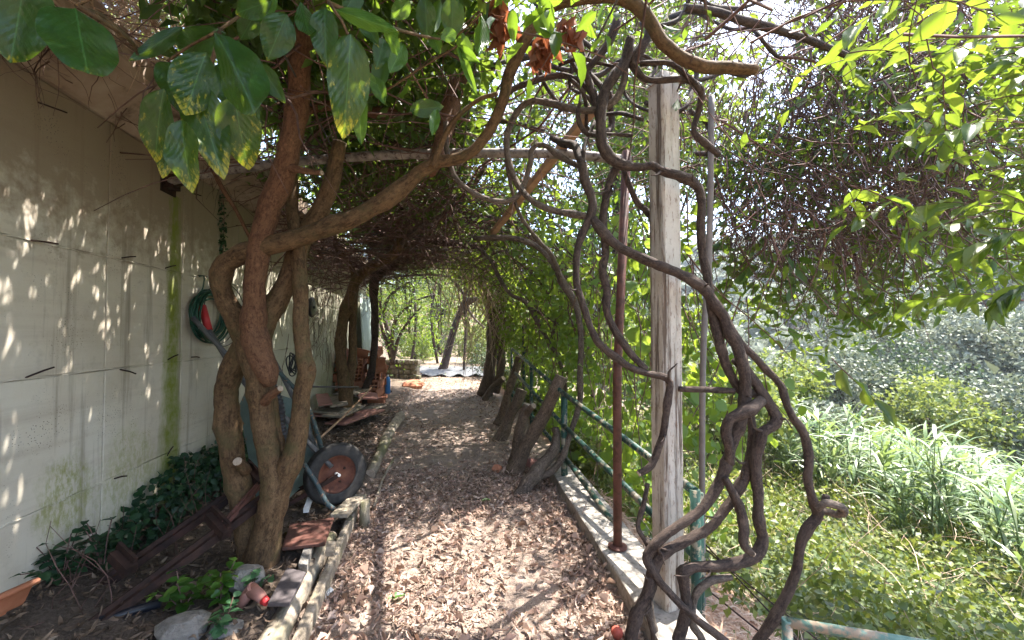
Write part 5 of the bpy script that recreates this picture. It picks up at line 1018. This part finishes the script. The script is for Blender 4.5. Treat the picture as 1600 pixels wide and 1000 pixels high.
k = RNG.integers(0, 420, n); cen = sample(420, 1075, 1850, 2.9, 5.0, -90, -40, .62); pos = np.where((RNG.random(n) < .75)[:, None], cen[k]+RNG.normal(0, .13, (n, 3)), pos); pos = pos[thin(pos, .1)]; n = len(pos)
L_ = RNG.uniform(.08, .15, n)
link('foliage', leaf_mesh('foliage', pos, rdir(n, -.5), rdir(n, .5), L_, L_*RNG.uniform(.38, .5, n), LEAF_A, M['hang']), HV, 'stuff')
HL = [leaf_grid('vine_leaf', M['hang'], seed=s+40, nx_=7, ny_=2, fold=.28, droop=.2, wav=.03) for s in range(5)]
nl = 0
def sprig(start, d_, L_, m_, parent, ll=.10):
    global nl
    W_ = twig_walk(np.array([start]), np.array([d_]), L_, 8, .12, -.04)[0]
    MB().tube(W_, np.linspace(.0035, .0015, 8), 5).build('sprig', M['twig'], parent, True)
    for i in range(m_):
        t = (i+1)/(m_)*6.9; a = int(t); q = W_[a]+(W_[min(7, a+1)]-W_[a])*(t-a); tg = W_[min(7, a+1)]-W_[max(0, a-1)]; tg /= np.linalg.norm(tg)+1e-9
        sd_ = np.cross(tg, (0, 0, 1))*(1 if i % 2 else -1)+RNG.normal(0, .25, 3); dd = tg*.8+sd_*.7+np.array((0, 0, -.35)); dd /= np.linalg.norm(dd)
        l = ll*random.uniform(.75, 1.25); put_leaf('leaf', HL[nl % 5], q, q+dd*l, l*random.uniform(.38, .48), RNG.normal(0, .5, 3)+np.array((0, 0, 1)), parent); nl += 1
for i in range(46):
    px_ = 1260+400*random.random()**.7; d_ = random.uniform(1.75, 2.5); py_ = random.uniform(-40, float(ylow(px_))-30)
    sprig(P(px_, py_, d_), np.array((random.gauss(.2, .6), random.gauss(-.2, .6), random.gauss(-.15, .35))), random.uniform(.3, .55), 6, HV, .125)
for (a, b) in (((1600, 335, 1.9), (1455, 270, 2.0)), ((1600, 355, 1.8), (1520, 390, 1.9)), ((1600, 470, 1.8), (1480, 420, 1.9)), ((1620, 440, 1.7), (1560, 455, 1.75)), ((1300, 560, 2.2), (1375, 640, 2.1))):
    sprig(P(*a), P(*b)-P(*a), np.linalg.norm(P(*b)-P(*a))*1.1, 8 if a[0] > 1400 else 5, HV, .14)

# growth behind the post top that joins the roof to the hanging tangle
def behind(n):
    px = RNG.uniform(830, 1120, n); py = RNG.uniform(-70, 290, n); d = RNG.uniform(4.8, 6.6, n)
    return CAM+RT*((px-800)/FPX*d)[:, None]+UP*((500-py)/FPX*d)[:, None]+FW*d[:, None]
n = 5200; cen = behind(170); pos = cen[RNG.integers(0, 170, n)]+RNG.normal(0, .19, (n, 3)); L_ = RNG.uniform(.08, .14, n)
link('back_foliage', leaf_mesh('back_foliage', pos, rdir(n, -.5), rdir(n, .5), L_, L_*RNG.uniform(.4, .6, n), LEAF_S, M['canopy']), HV, 'stuff')
n = 620; st = behind(n); link('back_twigs', twig_mesh('back_twigs', twig_walk(st, rdir(n, -.3), RNG.uniform(.5, 1.3, n), 8, .28, -.03), RNG.uniform(.004, .010, n), .002, M['twig']), HV, 'stuff')
# ------------------------------------------------------------------ bright climber along the railing
CB = empty('round_leaf_climber', (1.6, 5.5, 0), 'bright curtain of round backlit leaves hanging behind the green railing', 'climber')
n = 9500
pos = clumps(n, 330, (1.45, 2.6, -.6), (3.1, 11.0, 2.9), (.17, .2, .2)); pos = pos[(pos[:, 0] > 1.36) & ~((pos[:, 1] < 3.4) & (pos[:, 2] > 1.2) & (RNG.random(n) < .6)) & ~((pos[:, 1] < 3.5) & (pos[:, 2] < .4))]; pos = pos[thin(pos, .15)]; n = len(pos)
L_ = RNG.uniform(.06, .12, n)
link('foliage', leaf_mesh('foliage', pos, rdir(n, -.6), rdir(n, .1)+np.array((.3, -.3, 0)), L_, L_*.9, LEAF_R, M['lime']), CB, 'stuff')
n = 340; st = np.stack([RNG.uniform(1.4, 2.6, n), RNG.uniform(2.8, 10.5, n), RNG.uniform(1.2, 2.9, n)], 1)
link('twig_curtain', twig_mesh('twig_curtain', twig_walk(st, np.stack([RNG.normal(0, .3, n), RNG.normal(0, .3, n), -np.ones(n)], 1), RNG.uniform(.8, 2.2, n), 10, .16, -.05), RNG.uniform(.003, .009, n), .002, M['twig']), CB, 'stuff')
LR = [leaf_grid('round_leaf', M['lime'], seed=s+60, nx_=7, ny_=3, fold=.15, droop=.25, wav=.05, prof=.62, pw=.5) for s in range(4)]
for i in range(150):
    b = np.array((random.uniform(1.38, 1.75), random.uniform(2.7, 6.0), random.uniform(-.1, 2.3))); l = random.uniform(.075, .125); dr = np.array((random.gauss(0, .5), random.gauss(0, .5), -.9)); dr /= np.linalg.norm(dr)
    put_leaf('leaf', LR[i % 4], b, b+dr*l, l*.95, np.array((-.6, -.9, .3))+RNG.normal(0, .4, 3), CB)
# twigs hanging about the thick trunk at the end
n = 260; c5 = P(775, 420, 9.0); st = c5+RNG.normal(0, 1, (n, 3))*np.array((.55, .6, .35))
link('twig_skirt', twig_mesh('twig_skirt', twig_walk(st, np.stack([RNG.normal(.15, .4, n), RNG.normal(-.2, .4, n), -np.ones(n)], 1), RNG.uniform(.8, 2.4, n), 9, .16, -.03), RNG.uniform(.006, .014, n), .004, M['twig_dry']), T5, 'stuff')

# ------------------------------------------------------------------ the bank and the valley
def on_ground(X, Y, dz=0.0): return np.stack([X, Y, H(X, Y)+dz], 1)
def bank(n, mat, name, x0, x1, y0, y1, l0, l1, tmpl, hgt, label, cat, mask=None, wr=.75, zb=.9, pw=1.0):
    X = x0+(x1-x0)*RNG.random(n)**pw; Y = RNG.uniform(y0, y1, n)
    if mask is not None:
        k = mask(X, Y); X, Y = X[k], Y[k]
    n = len(X); mound = .45+.5*vnoise(X, Y, 2.2, 21)+.4*vnoise(X, Y, 5.5, 22)+.3*vnoise(X, Y, 13, 23)
    p = on_ground(X, Y, np.clip(mound, .05, None)*hgt*RNG.random(n)**.4); L_ = RNG.uniform(l0, l1, n)
    o = link(name, leaf_mesh(name, p, rdir(n, -.1), rdir(n, zb), L_, L_*wr, tmpl, mat)); return tag(o, label, cat, None, 'stuff')
strawy = lambda X, Y: (X-(kerb_in(Y)+.3) < 1.45-.25*np.sin(Y*2.3)-.5*sstep(2.6, 3.6, Y)) & (Y < 3.6)
bank(78000, M['ivy'], 'bank_ivy', 1.5, 10.5, -1.5, 13, .04, .10, LEAF_S, .62, 'sunlit ivy and bramble covering the bank below the railing', 'ground cover', lambda X, Y: ~(strawy(X, Y) & (RNG.random(len(X)) < .96)), .72, .9, 1.6)
n = 16000; X = RNG.uniform(1.25, 3.2, n); Y = RNG.uniform(.3, 4.0, n); k = strawy(X, Y) | (RNG.random(n) < .1); X, Y = X[k], Y[k]; n = len(X)
d_ = rdir(n); d_[:, 2] *= .25; L_ = RNG.uniform(.05, .12, n)
o = link('dry_straw', leaf_mesh('dry_straw', on_ground(X, Y, RNG.uniform(.005, .05, n)), d_, rdir(n, 2), L_, .006, BLADE, M['straw'])); tag(o, 'reddish dry straw and needles on the bank beside the post', 'straw', None, 'stuff')
n = 700; st = on_ground(1.8+7*RNG.random(n), RNG.uniform(0, 11, n), .1)
o = link('bramble_stems', twig_mesh('bramble_stems', twig_walk(st, rdir(n, .7), RNG.uniform(.3, 1.1, n), 7, .18, -.08), .004, .002, M['twig_dry'])); tag(o, 'dry bramble stems arching out of the ivy bank', 'brambles', None, 'stuff')
# reeds
n = 1900; X = 6.8+10.5*RNG.random(n); Y = RNG.uniform(-1, 17, n); k = (X > 6.2+.28*np.abs(Y-5)) | (RNG.random(n) < .1); X, Y = X[k], Y[k]; n = len(X)
hh = RNG.uniform(.9, 1.85, n); base = on_ground(X, Y); lean = RNG.normal(0, .12, (n, 2))
topp = base+np.stack([lean[:, 0]*hh, lean[:, 1]*hh, hh], 1)
canes = base[:, None, :]+(topp-base)[:, None, :]*np.linspace(0, 1, 4)[None, :, None]
RD = empty('reed_bed', (9, 6, -2), 'bright green reed bed with long arching blades on the valley floor', 'reeds'); RD['kind'] = 'stuff'
link('cane', twig_mesh('cane', canes, .012, .006, M['reed']), RD, 'stuff')
m_ = 12; t_ = RNG.uniform(.25, 1.0, (n, m_)); bp_ = (base[:, None, :]+(topp-base)[:, None, :]*t_[..., None]).reshape(-1, 3); q = len(bp_)
az = RNG.uniform(0, 6.28, q); dv_ = np.stack([np.cos(az), np.sin(az), RNG.uniform(.35, 1.5, q)], 1)
T_ = (np.array([(0,-.5,0),(0,.5,0),(.35,-.9,.02),(.35,.9,.02),(.7,-.6,-.10),(.7,.6,-.10),(1,0,-.34)]), BLADE[1])
L_ = RNG.uniform(.35, .75, q)
link('blades', leaf_mesh('blades', bp_, dv_, np.tile((0, 0, 1.0), (q, 1))+RNG.normal(0, .25, (q, 3)), L_, RNG.uniform(.018, .034, q), T_, M['reed']), RD, 'stuff')

def shrub(name, c, r, mat, lab, cat, nleaf, ll, group=None, flat=.75, trunk=True, clump=26, wr=.4):
    """crown of leaf clumps with gaps; c = crown centre"""
    c = np.array(c, float); g_ = float(H(c[0], c[1])); e = empty(name, (c[0], c[1], min(g_, c[2]-.2)), lab, cat, group)
    cc_ = rdir(clump)*(RNG.random((clump, 1))**.45)*np.array((r, r, r*flat))*.82+c
    k = RNG.integers(0, clump, nleaf); sg = RNG.uniform(.16, .32, clump)[k][:, None]*r
    dd = rdir(nleaf); p = cc_[k]+dd*sg*(RNG.random((nleaf, 1))**.3)*np.array((1, 1, .75)); L_ = RNG.uniform(.7, 1.3, nleaf)*ll
    link('crown', leaf_mesh('crown', p, dd+rdir(nleaf)*.8, dd*.6+rdir(nleaf, .5), L_, L_*wr, LEAF_S, mat), e, 'stuff')
    if trunk:
        mb = MB()
        b = np.array((c[0], c[1], g_-.1)); mb.tube(spline([b, b+(c-b)*.5+RNG.normal(0, .1*r, 3), c], r*.25), np.linspace(.07*r, .03*r, len(spline([b, b+(c-b)*.5, c], r*.25)))[0] if False else .022*r+.02, 7, True, .15)
        for i in range(7):
            q = cc_[i]; a = b+(c-b)*random.uniform(.35, .8); s = spline([a, (a+q)/2+np.array((0, 0, .06*r)), q], r*.2); mb.tube(s, np.linspace(.018*r, .006*r, len(s)), 5)
        mb.build('trunk', M['vine'], e, True)
    return e
G1 = 'grey-green shrubs on the valley side'
for (px_, py_, d_, r_, mt, lab, nn_) in (
    (1560, 560, 26, 5.2, 'olive', 'largest pale grey-green shrub at the right edge above the reeds', 5200), (1440, 520, 34, 5.5, 'olive', 'pale grey-green shrub behind, left of the largest one', 4200), (1395, 590, 20, 2.9, 'fir', 'dark green pointed bush above the reeds', 3000),
    (1450, 655, 15, 2.4, 'bush', 'yellow-green bush directly behind the reeds', 3000), (1590, 660, 14, 2.2, 'olive', 'pale shrub at the right edge close behind the reeds', 2600), (1310, 600, 19, 2.8, 'olive', 'pale shrub behind the hanging leaf sprig', 2600), (1250, 690, 10, 1.5, 'olive', 'small grey twiggy shrub left of the reeds', 2000),
    (1200, 620, 13, 2.0, 'bush', 'bushy green shrub right of the twisted vine', 2600), (1130, 640, 9, 1.5, 'bush', 'leafy shrub seen between the twisted vine stems', 2400), (1020, 560, 16, 3.0, 'bush', 'broad green bush left of the concrete post in the valley', 3000), (1530, 420, 48, 7.5, 'olive', 'hazy round shrub high on the slope at the right edge', 3400), (1330, 500, 45, 6.5, 'olive', 'hazy shrub on the slope behind the hanging leaves', 3000), (960, 520, 30, 5.0, 'fir', 'dark bush across the valley left of the concrete post', 3000)):
    shrub('valley_shrub', P(px_, py_, d_), r_, M[mt], lab, 'shrub', int(nn_*1.8), .045*r_+.05, G1, .8, True, 40, .72)
n_c = 2000; X = 30+150*RNG.random(n_c)**1.6; Y = RNG.uniform(-10, 200, n_c); cr = RNG.uniform(1.2, 3.0, n_c)*(1+X/150); m_ = 26
cp_ = on_ground(X, Y, cr*.4); k = np.repeat(np.arange(n_c), m_); dd = rdir(len(k), .25); p = cp_[k]+dd*cr[k][:, None]*RNG.uniform(.75, 1.0, (len(k), 1)); L_ = cr[k]*RNG.uniform(.10, .2, len(k))
u_, v_ = np.meshgrid(np.arange(9)/9*2*np.pi, np.linspace(.12, 1.75, 6)); SP = np.stack([np.sin(v_)*np.cos(u_), np.sin(v_)*np.sin(u_), np.cos(v_)], -1).reshape(-1, 3)
SF = [(j*9+i, (j+1)*9+i, (j+1)*9+(i+1) % 9, j*9+(i+1) % 9) for j in range(5) for i in range(9)]+[tuple(range(9))[::1]]
BV = cp_[:, None, :]+SP[None]*cr[:, None, None]*.86*(1+RNG.normal(0, .16, (n_c, len(SP), 1)))*np.array((1, 1, .8))
o = link('hill_thicket', fast_mesh('hill_thicket', BV.reshape(-1, 3), SF, n_c, len(SP), M['scrub'])); tag(o, 'dense grey-green bushes massed on the far hillside', 'thicket', None, 'stuff')
L_ = L_*1.9
o = link('hill_scrub', leaf_mesh('hill_scrub', p, rdir(len(k)), dd, L_, L_*.7, LEAF_S, M['olive'])); tag(o, 'grey-green scrub covering the far hillside', 'scrub', None, 'stuff')
n_c = 380; X = RNG.uniform(-14, 18, n_c); Y = RNG.uniform(27, 62, n_c); cr = RNG.uniform(.9, 2.3, n_c); m_ = 70
cp_ = on_ground(X, Y, cr*.5); k = np.repeat(np.arange(n_c), m_); dd = rdir(len(k), .25); p = cp_[k]+dd*cr[k][:, None]*RNG.uniform(.6, 1.0, (len(k), 1)); L_ = cr[k]*RNG.uniform(.12, .26, len(k))
o = link('slope_thicket', leaf_mesh('slope_thicket', p, rdir(len(k)), dd+rdir(len(k))*.5, L_, L_*.6, LEAF_S, M['bush'])); tag(o, 'green thicket on the slope beyond the end of the path', 'thicket', None, 'stuff')
# ------------------------------------------------------------------ greenery closing the end of the path
G2 = 'bushes closing the far end of the path'
for (px_, py_, d_, r_, mt, lab, nn_) in (
    (655, 525, 21, 1.5, 'lime', 'low bright bush behind the stone wall at the path end', 2200), (690, 470, 25, 2.6, 'bush', 'large sunny bush straight ahead at the path end', 4200), (745, 520, 19, 1.7, 'bush', 'green bush right of the leaning trunk', 2600), (620, 470, 22, 2.2, 'bush', 'sunlit bush behind the dark forked shrub', 2800),
    (735, 440, 30, 3.6, 'lime', 'tall bright foliage above the leaning trunk', 3600), (650, 430, 27, 2.6, 'fir', 'dark foliage hanging above the stone wall', 2600), (760, 560, 13, .8, 'fir', 'small dark bush left of the thick trunk', 1200), (640, 405, 14, 1.5, 'canopy', 'dark leafy crown hanging over the stone wall', 2600), (725, 400, 15, 1.5, 'canopy', 'leafy crown arching over the leaning trunk', 2600), (685, 415, 19, 2.0, 'bush', 'tree crown arching over the far end of the path', 3000), (800, 490, 22, 2.6, 'lime', 'bright foliage behind the thick trunk', 2800), (648, 550, 18.5, .85, 'bush', 'knee-high bush beside the far end of the stone wall', 1400), (742, 553, 19, .9, 'bush', 'knee-high bush right of the leaning trunk foot', 1400), (664, 553, 21, .8, 'lime', 'knee-high bright bush left of the leaning trunk foot', 1400), (640, 543, 23, 1.25, 'bush', 'low rounded bush at ground level left of the leaning trunk', 2000), (680, 540, 26, 1.5, 'fir', 'low dark bush at ground level behind the leaning trunk', 2000), (722, 541, 24, 1.4, 'bush', 'low green bush at ground level right behind the leaning trunk', 2000), (600, 530, 20, 1.6, 'fir', 'low dark bush beyond the corrugated sheet', 2000)):
    shrub('end_bush', P(px_, py_, d_), r_, M[mt], lab, 'bush', nn_, .045*r_+.05, G2, .85)
DS = empty('dark_shrub', onZ(616, 588, 0), 'dark twiggy forked shrub growing out of the stone wall', 'shrub')
for i, q in enumerate(([(614, 570, 12.5, 5), (610, 530, 12.5, 4), (600, 490, 12.5, 3), (612, 460, 12.4, 2.5), (640, 440, 12.3, 2)], [(614, 570, 12.5, 4), (604, 535, 12.5, 3), (594, 500, 12.4, 2.5), (596, 450, 12.3, 2)], [(614, 565, 12.5, 3.5), (622, 530, 12.5, 3), (640, 500, 12.4, 2), (660, 478, 12.3, 1.5)], [(612, 545, 12.5, 3), (618, 500, 12.4, 2.5), (650, 470, 12.2, 2), (680, 460, 12, 1.5)])):
    L('stem', q, M['vine'], DS, .15, .12, 7, 130+i)
n = 1500; pos = P(625, 480, 12.2)+RNG.normal(0, 1, (n, 3))*np.array((.75, .6, .75)); L_ = RNG.uniform(.08, .14, n)
link('crown', leaf_mesh('crown', pos, rdir(n, -.3), rdir(n, .6), L_, L_*.5, LEAF_S, M['canopy']), DS, 'stuff')
G3 = 'trees added on the terrace to block light'
for i, (x, y, z, r_, lab) in enumerate(((-3.6, 4.5, 4.6, 1.5, 'light-blocking tree crown added on the terrace above the hose'), (-4.2, 8.5, 4.9, 1.9, 'light-blocking tree crown added on the terrace above the brick stack'), (-4.0, 13, 4.6, 2.0, 'light-blocking tree crown added on the terrace beyond the wall end'), (-3.0, 16.5, 3.4, 1.7, 'light-blocking bush added on the slope beyond the wall end'))):
    shrub('blocker_tree', (x, y, z), r_, M['bush'], lab, 'tree', 2600, .11, G3, .8)  # crowns added above and past the wall to block light
shrub('valley_tree', P(1020, 190, 8.8), 2.0, M['bush'], 'leafy tree crown beyond the railing above the concrete post', 'tree', 4200, .12, None, 1.0, True, 34, .5)
shrub('valley_tree', P(965, 115, 9.6), 2.2, M['canopy'], 'dark leafy crown high above the railing, left of the post top', 'tree', 4800, .13, None, 1.0, True, 36, .55)
shrub('valley_tree', P(930, 330, 9.5), 1.6, M['lime'], 'bright leafy tree crown beyond the railing left of the concrete post', 'tree', 3000, .12, None, 1.0, True, 30, .6)
# ------------------------------------------------------------------ dry roots over the cap of the wall
DR = empty('dry_creeper', (WX+.36, 2.4, WTOP+.3), 'sun-bleached dry creeper and roots hanging over the wall top', 'creeper')
n = 900; Y = np.concatenate([RNG.uniform(1.2, 5.0, 500), RNG.normal(2.35, .25, 400)]); st = np.stack([WX+.30+RNG.normal(0, .10, n), Y, WTOP+.34+np.abs(RNG.normal(0, .10, n))], 1)
link('dry_stems', twig_mesh('dry_stems', twig_walk(st, np.stack([RNG.normal(.25, .5, n), RNG.normal(0, .7, n), RNG.normal(.0, .5, n)], 1), RNG.uniform(.12, .42, n), 7, .35, -.09), RNG.uniform(.002, .005, n), .001, M['twig_dry']), DR, 'stuff')
n = 300; Y = np.concatenate([RNG.uniform(.8, 8, 150), RNG.normal(1.75, .12, 90), RNG.normal(2.1, .08, 60)]); st = np.stack([WX+.02+.30*RNG.random(n), Y, np.zeros(n)], 1); st[:, 2] = WTOP+.55*(st[:, 0]-WX)-.01
link('roots', twig_mesh('roots', twig_walk(st, np.stack([RNG.normal(-.2, .4, n), RNG.normal(0, .6, n), RNG.normal(-.5, .3, n)], 1), RNG.uniform(.08, .4, n), 8, .35, -.05), RNG.uniform(.0015, .004, n), .001, M['twig']), DR, 'stuff')
o_ = onX(205, 240, WX+.02); L('root', [(185, 238, 2.52, 1.6), (205, 240, 2.5, 1.4), (260, 244, 2.55, 1.2), (330, 248, 2.7, 1.1), (400, 250, 2.8, 1)], M['twig'], DR, .03, .1, 5, 140)
L('root', [(330, 262, 2.75, 3), (345, 290, 2.8, 3.5), (372, 335, 2.85, 3), (392, 375, 2.9, 3)], M['trunk_red'], DR, .03, .1, 7, 141)
# bare creeper left on the wall farther along
BC = empty('bare_creeper', onX(520, 500, WX), 'bare dead creeper stems clinging to the wall behind the second tree', 'creeper')
n = 140; Y = RNG.normal(7.2, .7, n); Z = RNG.uniform(1.1, 2.6, n); st = np.stack([np.full(n, WX+.015), Y, Z], 1)
wk = twig_walk(st, np.stack([RNG.normal(0, .05, n), RNG.normal(0, .6, n), RNG.normal(-.5, .6, n)], 1), RNG.uniform(.2, .8, n), 9, .3, -.05); wk[:, :, 0] = WX+.008+np.abs(RNG.normal(0, .01, wk.shape[:2]))
link('stems', twig_mesh('stems', wk, RNG.uniform(.002, .004, n), .0015, M['twig']), BC, 'stuff')
IV = empty('ivy_strand', onX(345, 340, WX+.02), 'single dark ivy strand hanging down the wall behind the near tree', 'ivy')
a, b = onX(346, 285, WX+.02), onX(348, 412, WX+.02); s = spline([a, a*.6+b*.4+np.array((.01, .015, 0)), b], .03); MB().tube(s, .003, 5).build('stem', M['twig'], IV, True)
n = 150; t_ = RNG.random(n)**.7; pos = a+(b-a)*t_[:, None]+RNG.normal(0, 1, (n, 3))*np.array((.012, .022, .01)); L_ = RNG.uniform(.02, .04, n)
link('leaves', leaf_mesh('leaves', pos, rdir(n, -.6), rdir(n)+np.array((1, 0, 0)), L_, L_*.8, LEAF_A, M['darkplant']), IV, 'stuff')

# ------------------------------------------------------------------ plants in the bed
PM = [leaf_grid('small_leaf', M['darkplant'], seed=s+80, nx_=5, ny_=2, fold=.2, droop=.2, prof=.7, pw=.6) for s in range(3)]
PS = [leaf_grid('small_leaf', M['seedling'], seed=s+90, nx_=5, ny_=2, fold=.2, droop=.2, prof=.7, pw=.6) for s in range(3)]
PC = [leaf_grid('small_leaf', M['citrus'], seed=s+95, nx_=5, ny_=2, fold=.2, droop=.2, prof=.7, pw=.6) for s in range(3)]
def plant(c, ns, h, spread, ll, meshes, lab, per=8):
    c = np.array(c, float); c[2] = gz(c)-.01; e = empty('bed_plant', c, lab, 'plant', 'young plants in the bed')
    for i in range(ns):
        a = random.uniform(0, 6.28); tp_ = c+np.array((math.cos(a)*spread*random.random(), math.sin(a)*spread*random.random(), h*random.uniform(.55, 1))); s = spline([c, (c+tp_)/2+np.array((0, 0, h*.15)), tp_], .04)
        MB().tube(s, .0025, 5).build('stem', M['twig'], e, True)
        for j in range(per):
            q = s[int((j+2)/(per+2)*len(s)) % len(s)]; aa = a+(1.4 if j % 2 else -1.4)+random.gauss(0, .5); dr = np.array((math.cos(aa), math.sin(aa), random.uniform(-.2, .4))); dr /= np.linalg.norm(dr); l = ll*random.uniform(.7, 1.2)
            put_leaf('leaf', meshes[j % 3], q, q+dr*l, l*.7, np.array((0, 0, 1))+RNG.normal(0, .35, 3), e)
plant(onZ(95, 955, .12), 9, .24, .22, .055, PM, 'dark leafy plant at the foot of the wall, bottom left', 9)
plant(onZ(160, 915, .16), 6, .30, .12, .05, PM, 'dark leafy plant reaching up the wall beside the rusty frame', 8)
plant(onZ(285, 950, .14), 5, .20, .16, .065, PC, 'mid green seedling leaning over the blue pipe end', 8)
plant(onZ(345, 935, .16), 6, .22, .15, .055, PC, 'tall yellow-green seedling behind the clay pipe', 8)
plant(P(398, 885, 2.1), 3, .16, .10, .05, PS, 'grey-green seedling against the near tree foot', 7)
plant(P(350, 990, 1.85), 5, .12, .14, .05, PS, 'pale seedling patch at the bottom edge left of the log', 7)
plant(P(462, 868, 2.6), 2, .10, .08, .04, PS, 'tiny seedling right of the near tree foot', 6)
# dark ivy heap between the tree and the wall
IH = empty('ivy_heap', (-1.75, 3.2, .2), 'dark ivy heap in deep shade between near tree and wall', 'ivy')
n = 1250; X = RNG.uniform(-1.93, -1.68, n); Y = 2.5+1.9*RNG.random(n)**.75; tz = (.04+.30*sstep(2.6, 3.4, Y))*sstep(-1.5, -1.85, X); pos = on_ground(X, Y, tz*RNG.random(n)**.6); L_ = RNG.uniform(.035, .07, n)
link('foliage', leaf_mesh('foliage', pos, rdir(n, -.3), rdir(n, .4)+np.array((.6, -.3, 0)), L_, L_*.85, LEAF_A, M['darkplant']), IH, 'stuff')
n = 90; st = np.stack([RNG.uniform(-1.9, -1.5, n), RNG.uniform(2.1, 4.3, n), np.full(n, .15)], 1); link('stems', twig_mesh('stems', twig_walk(st, rdir(n, .9), RNG.uniform(.2, .55, n), 6, .3), .003, .0015, M['twig']), IH, 'stuff')

# ------------------------------------------------------------------ fallen leaves
th_ = np.linspace(-1.25, 1.15, 5); wv_ = np.array((.25, .85, 1.0, .75, .1))*.5
CURL = (np.concatenate([np.stack([.5+.42*np.sin(th_), -wv_, .40*(1-np.cos(th_))+.02], 1), np.stack([.5+.46*np.sin(th_), wv_, .46*(1-np.cos(th_))+.10*wv_], 1)]), [(i, i+1, i+6, i+5) for i in range(4)])
LT = bpy.data.objects.new('leaf_litter', None); COL.objects.link(LT); LT.location = (0, 3, 0); tag(LT, 'dry curled fallen leaves strewn over the path and bed', 'leaf litter', None, 'stuff')
def litter(n, x0, x1, y0, y1, l0, l1, name, dens=None, pw=1.0, mat='dead'):
    X = RNG.uniform(x0, x1, n); Y = y0+(y1-y0)*RNG.random(n)**pw
    k = vnoise(X, Y, 3.1, 31)*.7+.5+.5*vnoise(X, Y, 8, 32)+.35*sstep(.35, .8, np.abs(X-.15)) > RNG.random(n)
    inside = (X < kerb_in(Y)-.015) | (RNG.random(n) < .0); k &= inside
    X, Y = X[k], Y[k]; n = len(X); p = on_ground(X, Y, RNG.uniform(.002, .022, n)); d_ = rdir(n); d_[:, 2] *= .35; L_ = RNG.uniform(l0, l1, n); nr = rdir(n, .7)*np.where(RNG.random(n) < .35, -1, 1)[:, None]
    return link(name, leaf_mesh(name, p, d_, nr, L_, L_*RNG.uniform(.10, .27, n), CURL, M[mat]), LT, 'stuff')
litter(18500, -.72, 1.15, .9, 4.6, .03, .085, 'litter')
litter(9000, -.72, 1.15, .9, 5.0, .008, .025, 'leaf_crumbs')
litter(9000, -.9, 1.2, 4.3, 16, .045, .09, 'litter', None, 1.3)
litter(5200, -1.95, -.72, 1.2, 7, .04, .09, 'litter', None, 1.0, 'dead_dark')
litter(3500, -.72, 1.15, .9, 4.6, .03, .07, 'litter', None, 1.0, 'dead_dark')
FL = [leaf_grid('fallen_leaf_blade', M['dead'], seed=s+110, nx_=6, ny_=2, fold=random.uniform(.7, 1.4), droop=random.uniform(-.6, .35), wav=.08) for s in range(6)]
for i in range(290):
    Y = 1.25+1.9*random.random()**1.1; X = random.uniform(-.6, kerb_in(Y)-.04); l = random.uniform(.035, .07); a = random.uniform(0, 6.28); p = np.array((X, Y, gz((X, Y))+random.uniform(.008, .03)))
    put_leaf('fallen_leaf', FL[i % 6], p, p+np.array((math.cos(a), math.sin(a), random.uniform(-.1, .35)))*l, l*random.uniform(.16, .32), np.array((random.gauss(0, .7), random.gauss(0, .7), .9)), LT)
GL = leaf_grid('green_fallen', M['citrus'], seed=120, nx_=8, ny_=2)
for (px_, py_, lab) in ((752, 783, 'fresh green leaf fallen on the path near the root log'), (606, 936, 'green leaf fallen near the timber in the lower left of the path')):
    p = onZ(px_, py_, .03); o = put_leaf('green_leaf', GL, p, p+np.array((.09, .03, .01)), .04, (0.1, -.2, 1), None); tag(o, lab, 'leaf')
# pebbles and twigs scattered on the path
n = 260; st = np.stack([RNG.uniform(-.65, .95, n), RNG.uniform(1.2, 9, n), np.full(n, .012)], 1); d0 = rdir(n); d0[:, 2] *= .05
o = link('fallen_twigs', twig_mesh('fallen_twigs', twig_walk(st, d0, RNG.uniform(.06, .25, n), 5, .12), .0025, .0015, M['twig_dry'])); tag(o, 'thin dry twigs scattered over the path litter', 'twigs', None, 'stuff')

# ------------------------------------------------------------------ the summer air over the valley
me_ = bpy.data.meshes.new('haze'); x0, x1, y0, y1, z0, z1 = -70, 430, -20, 530, -14, 70
me_.from_pydata([(x0,y0,z0),(x1,y0,z0),(x1,y1,z0),(x0,y1,z0),(x0,y0,z1),(x1,y0,z1),(x1,y1,z1),(x0,y1,z1)], [], [(0,3,2,1),(4,5,6,7),(0,1,5,4),(1,2,6,5),(2,3,7,6),(3,0,4,7)])
hm_ = bpy.data.materials.new('summer_haze'); hm_.use_nodes = True; ht = hm_.node_tree; ht.nodes.remove(ht.nodes['Principled BSDF'])
pv = ht.nodes.new('ShaderNodeVolumePrincipled'); pv.inputs['Density'].default_value = .0005; pv.inputs['Color'].default_value = (.86, .92, 1.0, 1); pv.inputs['Anisotropy'].default_value = .2
ht.links.new(pv.outputs[0], ht.nodes['Material Output'].inputs['Volume']); me_.materials.append(hm_)
ho = link('haze', me_, None, 'stuff'); tag(ho, 'thin pale summer haze over the valley', 'haze', None, 'stuff')
